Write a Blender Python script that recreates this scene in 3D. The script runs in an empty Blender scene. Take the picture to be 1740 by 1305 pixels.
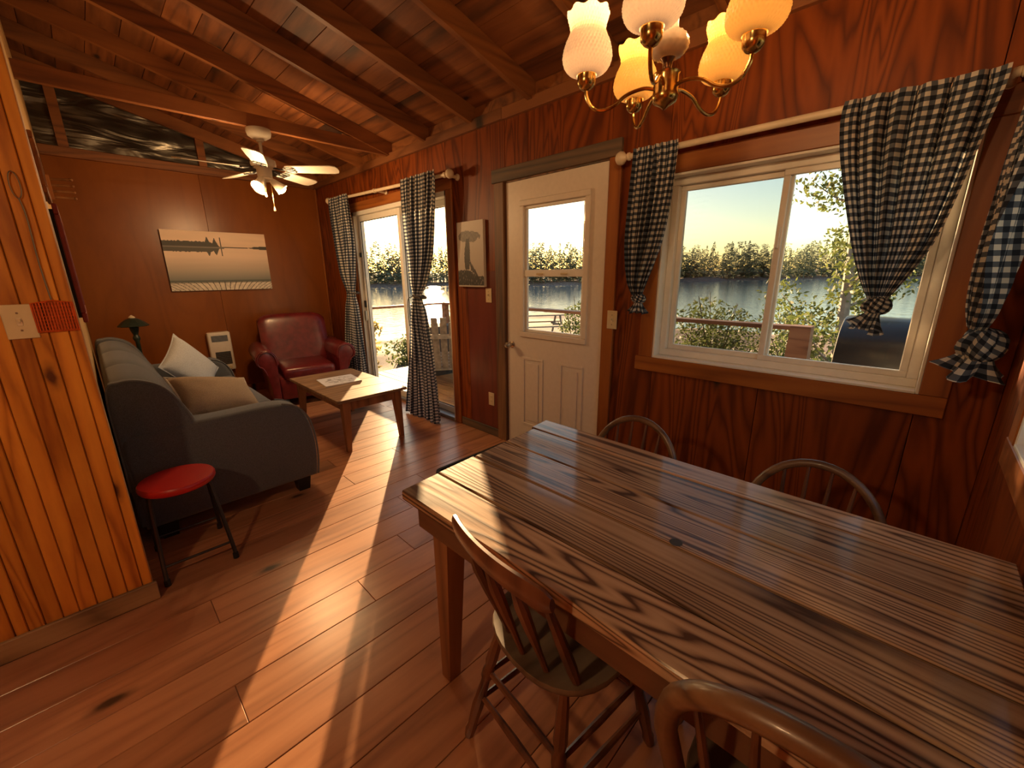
import bpy, bmesh, math, random
from mathutils import Vector, Matrix, noise
random.seed(11)
PI = math.pi
sc = bpy.context.scene
COL = sc.collection

# ------------------------------------------------------------ camera
F_PX, YAW, PITCH, ROLL = 695.6, 0.792637, 0.263603, -0.009311
cam_d = bpy.data.cameras.new('camera'); cam = bpy.data.objects.new('camera', cam_d); COL.objects.link(cam)
cam_d.sensor_fit = 'HORIZONTAL'; cam_d.sensor_width = 36.0; cam_d.lens = 36.0 * F_PX / 1740.0
cam_d.clip_start = 0.02; cam_d.clip_end = 3000
_f = Vector((math.sin(YAW)*math.cos(PITCH), math.cos(YAW)*math.cos(PITCH), -math.sin(PITCH)))
_r0 = Vector((math.cos(YAW), -math.sin(YAW), 0)); _u0 = _r0.cross(_f)
_r = _r0*math.cos(ROLL) + _u0*math.sin(ROLL); _u = _u0*math.cos(ROLL) - _r0*math.sin(ROLL)
m = Matrix((_r, _u, -_f)).transposed().to_4x4(); m.translation = (0, 0, 1.40)
cam.matrix_world = m
sc.camera = cam

# ------------------------------------------------------------ sky, sun, exposure
SUN_AZ, SUN_EL = math.radians(35.0), math.radians(6.3)     # azimuth from +Y towards +X
SKY_STRENGTH = 0.36
world = bpy.data.worlds.new('world'); sc.world = world; world.use_nodes = True
wn = world.node_tree.nodes; wl = world.node_tree.links
sky = wn.new('ShaderNodeTexSky'); sky.sky_type = 'NISHITA'; sky.sun_disc = False
sky.sun_elevation = SUN_EL; sky.sun_rotation = SUN_AZ; sky.air_density = 1.0; sky.dust_density = 0.6; sky.ozone_density = 1.0
wl.new(sky.outputs[0], wn['Background'].inputs[0]); wn['Background'].inputs[1].default_value = SKY_STRENGTH
sun_d = bpy.data.lights.new('sun', 'SUN'); sun_d.energy = 29.0; sun_d.color = (1.0, 0.62, 0.30); sun_d.angle = math.radians(0.6)
sun = bpy.data.objects.new('sun', sun_d); COL.objects.link(sun)
_s = Vector((math.sin(SUN_AZ)*math.cos(SUN_EL), math.cos(SUN_AZ)*math.cos(SUN_EL), math.sin(SUN_EL)))
sun.rotation_euler = _s.to_track_quat('Z', 'Y').to_euler()
sun.location = (20, 28, 8)
sc.view_settings.view_transform = 'Standard'; sc.view_settings.look = 'None'
sc.view_settings.exposure = 0.2; sc.view_settings.gamma = 1.0; sc.view_settings.use_curve_mapping = False

# ------------------------------------------------------------ mesh helpers
class MB:
    def __init__(s): s.v = []; s.f = []; s.uv = None
    def add(s, vs, fs):
        n = len(s.v); s.v += [tuple(v) for v in vs]; s.f += [tuple(i+n for i in f) for f in fs]; return s
    def box(s, x0, x1, y0, y1, z0, z1):
        return s.add([(x, y, z) for x in (x0, x1) for y in (y0, y1) for z in (z0, z1)],
                     [(0,1,3,2), (4,6,7,5), (0,4,5,1), (2,3,7,6), (0,2,6,4), (1,5,7,3)])
    def rbox(s, x0, x1, y0, y1, z0, z1, r=0.01, seg=2):
        bm = bmesh.new(); bmesh.ops.create_cube(bm, size=1)
        for v in bm.verts:
            v.co = Vector(((x0+x1)/2 + v.co.x*(x1-x0), (y0+y1)/2 + v.co.y*(y1-y0), (z0+z1)/2 + v.co.z*(z1-z0)))
        bmesh.ops.bevel(bm, geom=bm.edges[:], offset=r, segments=seg, profile=0.5, affect='EDGES')
        return s.bm(bm)
    def bm(s, bm):
        bm.verts.index_update()
        s.add([v.co for v in bm.verts], [[v.index for v in f.verts] for f in bm.faces]); bm.free(); return s
    def bar(s, a, b, w, h, up=(0, 0, 1)):
        a = Vector(a); b = Vector(b); d = (b-a).normalized(); up = Vector(up)
        x = d.cross(up)
        if x.length < 1e-4: x = d.cross(Vector((1, 0, 0)))
        x.normalize(); y = x.cross(d)
        vs = [p + x*i*w/2 + y*j*h/2 for p in (a, b) for i in (-1, 1) for j in (-1, 1)]
        return s.add(vs, [(0,1,3,2), (4,6,7,5), (0,4,5,1), (2,3,7,6), (0,2,6,4), (1,5,7,3)])
    def tube(s, pts, rad, n=8, caps=True, closed=False):
        P = [Vector(p) for p in pts]; m = len(P)
        R = rad if hasattr(rad, '__len__') else [rad]*m
        vs = []; prev = None
        for i in range(m):
            t = (P[(i+1) % m] - P[i-1]) if closed else (P[min(i+1, m-1)] - P[max(i-1, 0)])
            t.normalize()
            if prev is None:
                u = t.cross(Vector((0, 0, 1)));
                if u.length < 1e-3: u = t.cross(Vector((1, 0, 0)))
            else: u = prev - t*prev.dot(t)
            u.normalize(); w = t.cross(u); prev = u
            for k in range(n):
                a = 2*PI*k/n; vs.append(P[i] + (u*math.cos(a) + w*math.sin(a))*R[i])
        fs = []
        for i in range(m if closed else m-1):
            for k in range(n):
                j = (i+1) % m
                fs.append((i*n+k, i*n+(k+1) % n, j*n+(k+1) % n, j*n+k))
        if caps and not closed: fs += [tuple(range(n))[::-1], tuple(range((m-1)*n, m*n))]
        return s.add(vs, fs)
    def lathe(s, prof, c=(0, 0, 0), n=20, axis=(0, 0, 1), caps=True):
        ax = Vector(axis).normalized(); q = Vector((0, 0, 1)).rotation_difference(ax); c = Vector(c); vs = []; m = len(prof)
        for r, z in prof:
            for k in range(n):
                a = 2*PI*k/n; vs.append(c + q @ Vector((r*math.cos(a), r*math.sin(a), z)))
        fs = [(i*n+k, i*n+(k+1) % n, (i+1)*n+(k+1) % n, (i+1)*n+k) for i in range(m-1) for k in range(n)]
        if caps: fs += [tuple(range(n))[::-1], tuple(range((m-1)*n, m*n))]
        return s.add(vs, fs)
    def prism(s, prof, a0, a1, axis='y', bev=0, seg=2):
        def mk(p, a): return {'y': (p[0], a, p[1]), 'x': (a, p[0], p[1]), 'z': (p[0], p[1], a)}[axis]
        bm = bmesh.new(); A = [bm.verts.new(mk(p, a0)) for p in prof]; B = [bm.verts.new(mk(p, a1)) for p in prof]
        n = len(prof); bm.faces.new(A); bm.faces.new(B[::-1])
        for i in range(n): bm.faces.new((A[i], B[i], B[(i+1) % n], A[(i+1) % n]))
        bmesh.ops.recalc_face_normals(bm, faces=bm.faces[:])
        if bev:
            es = [e for e in bm.edges if len({f.calc_center_median()[{'x':0,'y':1,'z':2}[axis]] > (a0+a1)/2 + 1e-6 for f in e.link_faces}) >= 1
                  and any(len(f.verts) == n and n > 4 or f.calc_area() > 0 and len(f.verts) == n for f in e.link_faces)]
            bmesh.ops.bevel(bm, geom=es, offset=bev, segments=seg, profile=0.5, affect='EDGES')
        return s.bm(bm)
    def xf(s, M):
        s.v = [tuple(M @ Vector(v)) for v in s.v]; return s

def curve(pts, n=10, closed=False):
    """Catmull-Rom through the points (tuples of any length)."""
    P = [tuple(p) for p in pts]; m = len(P); out = []
    for i in range(m if closed else m-1):
        g = (lambda k: P[k % m]) if closed else (lambda k: P[min(max(k, 0), m-1)])
        p0, p1, p2, p3 = g(i-1), g(i), g(i+1), g(i+2)
        for j in range(n):
            t = j/n
            out.append(tuple(0.5*((2*b) + (-a+c)*t + (2*a-5*b+4*c-d)*t*t + (-a+3*b-3*c+d)*t**3) for a, b, c, d in zip(p0, p1, p2, p3)))
    if not closed: out.append(P[-1])
    return out

def add(name, mb, mat, parent=None, smooth=False, local=False, kind=None, label=None):
    me = bpy.data.meshes.new(name)
    vs = mb.v
    if parent is not None and not local:
        base = Vector((0, 0, 0)); p = parent
        while p is not None: base += p.location; p = p.parent
        vs = [(v[0]-base.x, v[1]-base.y, v[2]-base.z) for v in vs]
    me.from_pydata(vs, [], mb.f)
    bm = bmesh.new(); bm.from_mesh(me); bmesh.ops.recalc_face_normals(bm, faces=bm.faces[:]); bm.to_mesh(me); bm.free()
    if mb.uv:
        ul = me.uv_layers.new(name='uv')
        for lp in me.loops: ul.data[lp.index].uv = mb.uv[lp.vertex_index]
    if smooth:
        me.polygons.foreach_set('use_smooth', [True]*len(me.polygons))
        try: me.set_sharp_from_angle(angle=math.radians(42 if smooth is True else smooth))
        except Exception: pass
    if mat is not None: me.materials.append(mat)
    o = bpy.data.objects.new(name, me); COL.objects.link(o)
    if parent is not None: o.parent = parent
    if kind: o['kind'] = kind
    if label: o['label'] = label
    return o
def tag(o, label, cat=None, group=None, kind=None):
    if label: o['label'] = label
    if cat: o['category'] = cat
    if group: o['group'] = group
    if kind: o['kind'] = kind
    return o
def thing(name, label, cat, loc=(0, 0, 0), rotz=0.0, group=None, kind=None):
    o = bpy.data.objects.new(name, None); COL.objects.link(o); o.empty_display_size = 0.05
    o.location = loc; o.rotation_euler = (0, 0, rotz)
    return tag(o, label, cat, group, kind)
def copy_tree(o, parent=None):
    c = o.copy(); COL.objects.link(c); c.parent = parent
    for ch in list(o.children): copy_tree(ch, c)
    return c

# ------------------------------------------------------------ materials
class NT:
    def __init__(s, name):
        s.m = bpy.data.materials.new(name); s.m.use_nodes = True; s.t = s.m.node_tree
        s.b = s.t.nodes['Principled BSDF']; s.out = s.t.nodes['Material Output']
    def n(s, typ, **kw):
        x = s.t.nodes.new(typ)
        for k, v in kw.items():
            if isinstance(k, str) and k.startswith('i_'): x.inputs[k[2:]].default_value = v
            else: setattr(x, k, v)
        return x
    def l(s, a, b): s.t.links.new(a, b)
    def math(s, op, a, b=None, c=None):
        x = s.t.nodes.new('ShaderNodeMath'); x.operation = op
        for i, v in enumerate((a, b, c)):
            if v is None: continue
            if isinstance(v, (int, float)): x.inputs[i].default_value = v
            else: s.l(v, x.inputs[i])
        return x.outputs[0]
    def vmath(s, op, a, b):
        x = s.t.nodes.new('ShaderNodeVectorMath'); x.operation = op
        for i, v in enumerate((a, b)):
            if isinstance(v, (tuple, list)): x.inputs[i].default_value = v
            else: s.l(v, x.inputs[i])
        return x.outputs[0]
    def mix(s, f, a, b, mode='MIX'):
        x = s.t.nodes.new('ShaderNodeMix'); x.data_type = 'RGBA'; x.blend_type = mode
        for k, v in ((0, f), (6, a), (7, b)):
            if isinstance(v, (int, float)): x.inputs[k].default_value = v
            elif isinstance(v, (tuple, list)): x.inputs[k].default_value = (*v[:3], 1)
            else: s.l(v, x.inputs[k])
        return x.outputs[2]
    def ramp(s, f, stops):
        x = s.t.nodes.new('ShaderNodeValToRGB'); e = x.color_ramp.elements
        while len(e) < len(stops): e.new(0.5)
        for el, (p, c) in zip(e, stops): el.position = p; el.color = (*c[:3], 1)
        s.l(f, x.inputs[0]); return x.outputs[0]
    def set(s, **kw):
        for k, v in kw.items(): s.b.inputs[k.replace('_', ' ')].default_value = v
        return s

def plain(name, col, rough=0.5, metal=0.0, noise_amt=0.12, nscale=30, bump=0.0, coat=0.0, sheen=0.0, trans=None):
    t = NT(name); t.set(Roughness=rough, Metallic=metal)
    tc = t.n('ShaderNodeTexCoord'); nz = t.n('ShaderNodeTexNoise'); nz.inputs['Scale'].default_value = nscale; nz.inputs['Detail'].default_value = 4
    t.l(tc.outputs['Object'], nz.inputs['Vector'])
    c = t.ramp(nz.outputs[0], [(0.3, [x*(1-noise_amt) for x in col]), (0.7, [min(1, x*(1+noise_amt)) for x in col])])
    t.l(c, t.b.inputs['Base Color'])
    if bump:
        b = t.n('ShaderNodeBump'); b.inputs['Strength'].default_value = bump; b.inputs['Distance'].default_value = 0.004
        t.l(nz.outputs[0], b.inputs['Height']); t.l(b.outputs[0], t.b.inputs['Normal'])
    if coat: t.b.inputs['Coat Weight'].default_value = coat; t.b.inputs['Coat Roughness'].default_value = 0.15
    if sheen: t.b.inputs['Sheen Weight'].default_value = sheen
    if trans:
        tr = t.n('ShaderNodeBsdfTranslucent'); t.l(c, tr.inputs[0]); mx = t.n('ShaderNodeMixShader'); mx.inputs[0].default_value = trans
        t.l(t.b.outputs[0], mx.inputs[1]); t.l(tr.outputs[0], mx.inputs[2]); t.l(mx.outputs[0], t.out.inputs[0])
    return t.m

def wood(name, stops, axis='x', rings=14.0, freq=1.0, stretch=0.09, rough=0.4, vary=0.35, knot=None, knot_col=(0.03, 0.014, 0.007),
         normal=None, bump=0.15, distort=1.2, fine=0.5, coat=0.0, blot=0.25, stain=None, rand_off=True, spec=0.5, rw=0.55, rp=1.5):
    """grain runs along `axis`; `normal` is the axis the face looks along (flattened for knots)"""
    t = NT(name); t.set(Roughness=rough)
    t.b.inputs['Specular IOR Level'].default_value = spec
    tc = t.n('ShaderNodeTexCoord'); oi = t.n('ShaderNodeObjectInfo')
    co = tc.outputs['Object']
    if rand_off:
        r1 = t.math('MULTIPLY', oi.outputs['Random'], 53.0); r2 = t.math('MULTIPLY', oi.outputs['Random'], 171.0)
        cb = t.n('ShaderNodeCombineXYZ'); t.l(r1, cb.inputs[0]); t.l(r2, cb.inputs[1]); t.l(r1, cb.inputs[2])
        co = t.vmath('ADD', co, cb.outputs[0])
    sc3 = {'x': (stretch, 1, 1), 'y': (1, stretch, 1), 'z': (1, 1, stretch)}[axis]
    g = t.vmath('MULTIPLY', co, tuple(c*freq for c in sc3))
    n1 = t.n('ShaderNodeTexNoise'); n1.inputs['Scale'].default_value = 3.2; n1.inputs['Detail'].default_value = 2.5; n1.inputs['Distortion'].default_value = distort*0.3
    t.l(g, n1.inputs['Vector'])
    ringv = t.math('MULTIPLY', n1.outputs[0], rings)
    saw = t.math('FRACT', ringv)
    ring = t.math('POWER', t.math('SUBTRACT', 1.0, t.math('ABSOLUTE', t.math('SUBTRACT', t.math('MULTIPLY', saw, 2.0), 1.0))), rp)
    n2 = t.n('ShaderNodeTexNoise'); n2.inputs['Scale'].default_value = 60; n2.inputs['Detail'].default_value = 3
    t.l(g, n2.inputs['Vector'])
    n3 = t.n('ShaderNodeTexNoise'); n3.inputs['Scale'].default_value = 2.2; n3.inputs['Detail'].default_value = 3
    t.l(t.vmath('MULTIPLY', co, tuple(1 if c == 1 else 0.4 for c in sc3)), n3.inputs['Vector'])
    f = t.math('ADD', t.math('MULTIPLY', ring, rw), t.math('MULTIPLY', t.math('SUBTRACT', n2.outputs[0], 0.5), fine))
    f = t.math('ADD', f, t.math('MULTIPLY', t.math('SUBTRACT', n3.outputs[0], 0.5), blot*3))
    f = t.math('ADD', f, 0.22)
    col = t.ramp(f, stops)
    hs = t.n('ShaderNodeHueSaturation'); t.l(col, hs.inputs['Color'])
    t.l(t.math('ADD', t.math('MULTIPLY', oi.outputs['Random'], vary), 1-vary/2), hs.inputs['Value']); col = hs.outputs[0]
    if stain:
        ns = t.n('ShaderNodeTexNoise'); ns.inputs['Scale'].default_value = stain[1]; ns.inputs['Detail'].default_value = 5
        t.l(t.vmath('MULTIPLY', co, tuple(1 if c == 1 else 0.25 for c in sc3)), ns.inputs['Vector'])
        k = t.ramp(ns.outputs[0], [(stain[2], (0, 0, 0)), (stain[2]+0.1, (1, 1, 1))])
        col = t.mix(t.math('MULTIPLY', k, stain[3]), col, stain[0])
    if knot:
        ks, kr = knot
        sx = t.n('ShaderNodeSeparateXYZ'); t.l(co, sx.inputs[0])
        nrm = normal or {'x': 'z', 'y': 'z', 'z': 'y'}[axis]; oth = [c for c in 'xyz' if c not in (axis, nrm)][0]
        cb2 = t.n('ShaderNodeCombineXYZ'); t.l(t.math('MULTIPLY', sx.outputs['xyz'.index(axis)], .42), cb2.inputs[0]); t.l(sx.outputs['xyz'.index(oth)], cb2.inputs[1])
        vo = t.n('ShaderNodeTexVoronoi'); vo.voronoi_dimensions = '2D'; vo.inputs['Scale'].default_value = ks; vo.inputs['Randomness'].default_value = 1
        nd = t.n('ShaderNodeTexNoise'); nd.inputs['Scale'].default_value = 25; t.l(co, nd.inputs['Vector'])
        t.l(cb2.outputs[0], vo.inputs['Vector'])
        d = t.math('ADD', vo.outputs['Distance'], t.math('MULTIPLY', t.math('SUBTRACT', nd.outputs[0], 0.5), kr*0.7))
        k = t.ramp(d, [(kr*0.45, (1, 1, 1)), (kr, (0.35, 0.35, 0.35)), (kr*1.7, (0, 0, 0))])
        # only about half of the cells carry a knot
        sp = t.n('ShaderNodeSeparateColor'); t.l(vo.outputs['Color'], sp.inputs[0]); sel = t.math('GREATER_THAN', sp.outputs[0], 0.45)
        col = t.mix(t.math('MULTIPLY', k, sel), col, knot_col)
    t.l(col, t.b.inputs['Base Color'])
    if bump:
        b = t.n('ShaderNodeBump'); b.inputs['Strength'].default_value = bump; b.inputs['Distance'].default_value = 0.003
        t.l(f, b.inputs['Height']); t.l(b.outputs[0], t.b.inputs['Normal'])
    if coat: t.b.inputs['Coat Weight'].default_value = coat; t.b.inputs['Coat Roughness'].default_value = 0.11
    return t.m

def S(*a): return [(i/(len(a)-1)*0.8+0.08, c) for i, c in enumerate(a)]
M = {}
def floorw(n): return wood(n, S((.46,.215,.105), (.37,.16,.075), (.20,.08,.038)), axis='x', normal='z', rings=10, rough=.28, knot=(2.0, .042), knot_col=(.05, .026, .014), stain=((.10,.06,.035), 2.0, .62, .6), vary=.3, bump=.05, coat=0, rw=.4, spec=.7)
M['floor'] = floorw('floor_pine')
M['sub'] = plain('dark_gap', (.02, .01, .006), .9)
M['ply'] = wood('stained_plywood', S((.25,.055,.006), (.185,.039,.004), (.10,.02,.003)), axis='z', normal='x', rings=16, freq=.8, stretch=.16, rough=.5, vary=.22, knot=(1.3, .03), bump=.03, distort=4, fine=.3, blot=.3, rw=.7, spec=.25)
M['plyred'] = wood('red_stained_plywood', S((.17,.034,.018), (.14,.028,.015), (.10,.02,.012)), axis='z', rings=6, rough=.35, vary=.1, bump=.02, fine=.2)
M['plyfar'] = wood('birch_plywood', S((.25,.072,.008), (.205,.056,.006), (.14,.036,.004)), axis='z', normal='y', rings=6, freq=.7, stretch=.25, rough=.3, vary=.1, bump=.02, distort=2, fine=.25, blot=.4, rw=.22, spec=.35)
M['palebase'] = wood('rough_pale_board', S((.42,.27,.13), (.30,.18,.08), (.13,.075,.035)), axis='x', rings=8, rough=.6, vary=.1, stain=((.12,.075,.04), 3, .55, .6))
M['trim'] = wood('stained_trim', S((.36,.12,.022), (.28,.085,.015), (.17,.047,.009)), axis='y', rings=8, rough=.4, knot=(1.4, .035), vary=.15, bump=.05)
M['trimz'] = wood('stained_trim_upright', S((.36,.12,.022), (.28,.085,.015), (.17,.047,.009)), axis='z', rings=8, rough=.4, knot=(1.4, .035), vary=.15, bump=.05)
M['barnz'] = wood('weathered_casing_upright', S((.26,.13,.055), (.17,.08,.034), (.075,.045,.028)), axis='z', rings=8, rough=.6, knot=(1.8, .05), vary=.15, bump=.15, stain=((.07,.065,.05), 2.2, .55, .85))
M['barny'] = wood('weathered_casing', S((.15,.09,.05), (.10,.065,.04), (.05,.038,.028)), axis='y', rings=8, rough=.65, vary=.15, bump=.15, stain=((.06,.062,.05), 2.2, .5, .8))
M['pine'] = wood('knotty_pine', S((.62,.25,.032), (.50,.18,.022), (.27,.078,.010)), axis='z', normal='y', rings=9, freq=1.1, stretch=.12, rough=.33, knot=(2.6, .045), knot_col=(.07, .018, .006), vary=.3, bump=.05, distort=3, coat=.1)
M['palepine'] = wood('pale_raw_pine', S((.62,.40,.18), (.5,.3,.12), (.36,.2,.08)), axis='z', rings=6, rough=.5, vary=.05)
M['rafter'] = wood('rafter_fir', S((.30,.105,.026), (.23,.077,.019), (.13,.04,.010)), axis='x', rings=9, rough=.55, knot=(2.6, .035), vary=.3, bump=.1)
M['sheath'] = wood('roof_sheathing', S((.29,.10,.028), (.20,.065,.018), (.09,.028,.009)), axis='y', normal='z', rings=8, rough=.6, knot=(2.2, .04), vary=.5, bump=.12, stain=((.018,.012,.009), 2.5, .6, .8))
M['plate'] = wood('wall_plate_fir', S((.27,.10,.032), (.21,.075,.023), (.12,.04,.013)), axis='y', rings=8, rough=.5, knot=(2, .045), vary=.2, bump=.08)
M['table'] = wood('table_plank', S((.50,.325,.195), (.35,.21,.12), (.08,.04,.024)), axis='y', normal='z', rings=46, freq=1.1, stretch=.045, rough=.6, spec=.06, knot=(1.6, .035), vary=.4, bump=.25, distort=1.6, fine=.7, blot=.28, coat=.6, rw=.75, rp=1.8, stain=((.05,.026,.015), 1.4, .58, .6))
M['tleg'] = wood('table_leg_wood', S((.27,.115,.042), (.2,.08,.028), (.11,.04,.016)), axis='z', rings=8, rough=.45, vary=.1)
M['tapron'] = wood('table_apron_wood', S((.14,.062,.028), (.10,.042,.02), (.05,.022,.012)), axis='y', rings=8, rough=.5, vary=.1)
M['chair'] = wood('worn_chair_wood', S((.16,.062,.028), (.105,.038,.018), (.045,.017,.01)), axis='z', rings=10, rough=.36, vary=.2, bump=.12, stain=((.24,.13,.06), 7, .66, .6), coat=.2)
M['hoop'] = wood('worn_hoop_wood', S((.20,.105,.045), (.13,.062,.027), (.05,.022,.012)), axis='y', rings=10, rough=.4, vary=.2, bump=.15, coat=.15)
M['seat'] = wood('worn_seat', S((.17,.12,.075), (.11,.072,.045), (.05,.028,.018)), axis='x', rings=9, rough=.45, vary=.2, stain=((.2,.17,.12), 6, .6, .5))
M['ctable'] = wood('coffee_table_top', S((.34,.22,.12), (.25,.155,.085), (.13,.075,.04)), axis='x', normal='z', rings=14, rough=.4, vary=.15, knot=(2, .05), coat=.1)
M['ctleg'] = wood('coffee_table_leg', S((.30,.13,.05), (.22,.09,.034), (.12,.045,.018)), axis='z', rings=8, rough=.45, vary=.1)
M['deck'] = wood('cedar_deck', S((.50,.27,.10), (.42,.21,.075), (.26,.12,.045)), axis='y', normal='z', rings=8, rough=.6, knot=(2, .06), vary=.25)
M['railw'] = wood('deck_rail_wood', S((.36,.17,.085), (.28,.12,.06), (.16,.065,.035)), axis='y', rings=8, rough=.6, vary=.2)
M['white'] = plain('white_paint', (.70, .62, .52), .42, noise_amt=.03)
M['vinyl'] = plain('white_vinyl', (.78, .74, .66), .38, noise_amt=.03)
M['alu'] = plain('aluminium_track', (.5, .5, .5), .35, metal=.9, noise_amt=.05)
M['ivory'] = plain('ivory_plastic', (.62, .5, .3), .35, noise_amt=.03)
M['slot'] = plain('dark_slot', (.03, .025, .02), .6)
M['cream_rod'] = plain('cream_painted_wood', (.68, .55, .38), .45, noise_amt=.05)
M['black'] = plain('black_metal', (.012, .012, .013), .45, noise_amt=.2)
M['blackwood'] = plain('black_wood', (.008, .007, .006), .4)
M['rubber'] = plain('black_rubber', (.008, .008, .008), .8, bump=.4, nscale=200)
M['red'] = plain('red_vinyl', (.40, .007, .004), .38, noise_amt=.06, bump=.1, nscale=180)
M['redpaint'] = plain('red_painted_wood', (.22, .02, .014), .4)
M['sofa'] = plain('charcoal_fabric', (.074, .078, .086), .95, noise_amt=.4, nscale=420, bump=.35, sheen=.25)
M['sofapipe'] = plain('charcoal_piping', (.12, .125, .13), .9, noise_amt=.2, nscale=300)
M['pillow_w'] = plain('pale_grey_linen', (.42, .43, .44), .95, noise_amt=.25, nscale=260, bump=.3)
M['pillow_t'] = plain('tan_linen', (.34, .25, .16), .95, noise_amt=.25, nscale=260, bump=.3)
M['piping_w'] = plain('cream_piping', (.62, .56, .46), .9)
M['leather'] = plain('oxblood_leather', (.125, .012, .014), .32, noise_amt=.3, nscale=14, bump=.06, coat=.15)
M['nickel'] = plain('brushed_nickel', (.55, .5, .44), .25, metal=1)
M['brass'] = plain('antique_brass', (.62, .40, .13), .22, metal=1, noise_amt=.25, nscale=60)
M['brassdk'] = plain('dark_bronze', (.12, .06, .03), .3, metal=.9)
M['shore'] = plain('lichen_rock', (.22, .15, .13), .9, noise_amt=.5, nscale=1.2, bump=.5)
M['fanwhite'] = plain('fan_white', (.62, .56, .46), .4, noise_amt=.03)
M['lampgreen'] = plain('dark_green_metal', (.018, .03, .022), .4)
M['orange'] = plain('orange_plastic', (.75, .12, .012), .45, trans=.35)
M['wire'] = plain('twisted_wire', (.25, .2, .15), .4, metal=.8)
M['cloudy'] = plain('weathered_grey_wood', (.24, .2, .165), .8, noise_amt=.3, nscale=20)
M['grill'] = plain('grill_enamel', (.016, .016, .018), .28, noise_amt=.1)
M['slate'] = plain('sling_fabric', (.06, .05, .045), .9)
M['foil'] = None

def foil():
    t = NT('foil_insulation'); t.set(Metallic=.9, Roughness=.32)
    t.b.inputs['Base Color'].default_value = (.16, .145, .12, 1)
    tc = t.n('ShaderNodeTexCoord'); nz = t.n('ShaderNodeTexNoise'); nz.inputs['Scale'].default_value = 4; nz.inputs['Detail'].default_value = 2; nz.inputs['Distortion'].default_value = 1.5
    t.l(t.vmath('MULTIPLY', tc.outputs['Object'], (.5, 1, 1.8)), nz.inputs['Vector'])
    b = t.n('ShaderNodeBump'); b.inputs['Strength'].default_value = .5; b.inputs['Distance'].default_value = .03
    t.l(nz.outputs[0], b.inputs['Height']); t.l(b.outputs[0], t.b.inputs['Normal']); return t.m
M['foil'] = foil()

def gingham(name, period=0.031):
    t = NT(name); uv = t.n('ShaderNodeUVMap'); sp = t.n('ShaderNodeSeparateXYZ'); t.l(uv.outputs[0], sp.inputs[0])
    a = t.math('LESS_THAN', t.math('FRACT', t.math('MULTIPLY', sp.outputs[0], 1/period)), .5)
    b = t.math('LESS_THAN', t.math('FRACT', t.math('MULTIPLY', sp.outputs[1], 1/period)), .5)
    s = t.math('MULTIPLY', t.math('ADD', a, b), .5)
    c = t.ramp(s, [(0, (.66, .62, .55)), (.5, (.10, .115, .14)), (1, (.012, .016, .028))])
    t.set(Roughness=.9); t.l(c, t.b.inputs['Base Color'])
    tr = t.n('ShaderNodeBsdfTranslucent'); t.l(c, tr.inputs[0]); mx = t.n('ShaderNodeMixShader'); mx.inputs[0].default_value = .32
    t.l(t.b.outputs[0], mx.inputs[1]); t.l(tr.outputs[0], mx.inputs[2]); t.l(mx.outputs[0], t.out.inputs[0])
    return t.m
M['gingham'] = gingham('navy_gingham')

def glass(name, tint=(1, 1, 1), refl=.02):
    t = NT(name); t.t.nodes.remove(t.b)
    tr = t.n('ShaderNodeBsdfTransparent'); tr.inputs[0].default_value = (*tint, 1)
    gl = t.n('ShaderNodeBsdfGlossy'); gl.inputs['Roughness'].default_value = .02
    lw = t.n('ShaderNodeLayerWeight'); lw.inputs[0].default_value = .5
    fr = t.math('ADD', t.math('MULTIPLY', t.math('POWER', lw.outputs['Facing'], 5.0), .6), refl)
    mx = t.n('ShaderNodeMixShader'); t.l(fr, mx.inputs[0]); t.l(tr.outputs[0], mx.inputs[1]); t.l(gl.outputs[0], mx.inputs[2])
    t.l(mx.outputs[0], t.out.inputs[0]); return t.m
M['glass'] = glass('window_glass', (.96, .97, .96))
M['screen'] = glass('insect_screen', (.72, .72, .72))

def emit(name, col, strength):
    t = NT(name); t.b.inputs['Base Color'].default_value = (*col, 1); t.b.inputs['Emission Color'].default_value = (*col, 1); t.b.inputs['Emission Strength'].default_value = strength
    return t.m
M['bulb'] = emit('lit_bulb', (1, .78, .48), 5)
def milk(name, col, e):
    t = NT(name); t.set(Roughness=.25); t.b.inputs['Base Color'].default_value = (*[c*.8 for c in col], 1)
    t.b.inputs['Emission Color'].default_value = (*col, 1); t.b.inputs['Emission Strength'].default_value = e
    trn = t.n('ShaderNodeBsdfTranslucent'); trn.inputs[0].default_value = (*[c*.2 for c in col], 1)
    tp = t.n('ShaderNodeBsdfTransparent'); tp.inputs[0].default_value = (*col, 1)
    m1 = t.n('ShaderNodeMixShader'); m1.inputs[0].default_value = .55; t.l(t.b.outputs[0], m1.inputs[1]); t.l(trn.outputs[0], m1.inputs[2])
    m2 = t.n('ShaderNodeMixShader'); m2.inputs[0].default_value = .0; t.l(m1.outputs[0], m2.inputs[1]); t.l(tp.outputs[0], m2.inputs[2])
    t.l(m2.outputs[0], t.out.inputs[0]); return t.m
M['milk'] = milk('lit_milk_glass', (1.0, .76, .52), .16)
M['amber'] = milk('lit_amber_glass', (1.0, .58, .15), .16)
M['milk_off'] = plain('milk_glass', (.62, .52, .40), .25, noise_amt=.03)

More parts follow.
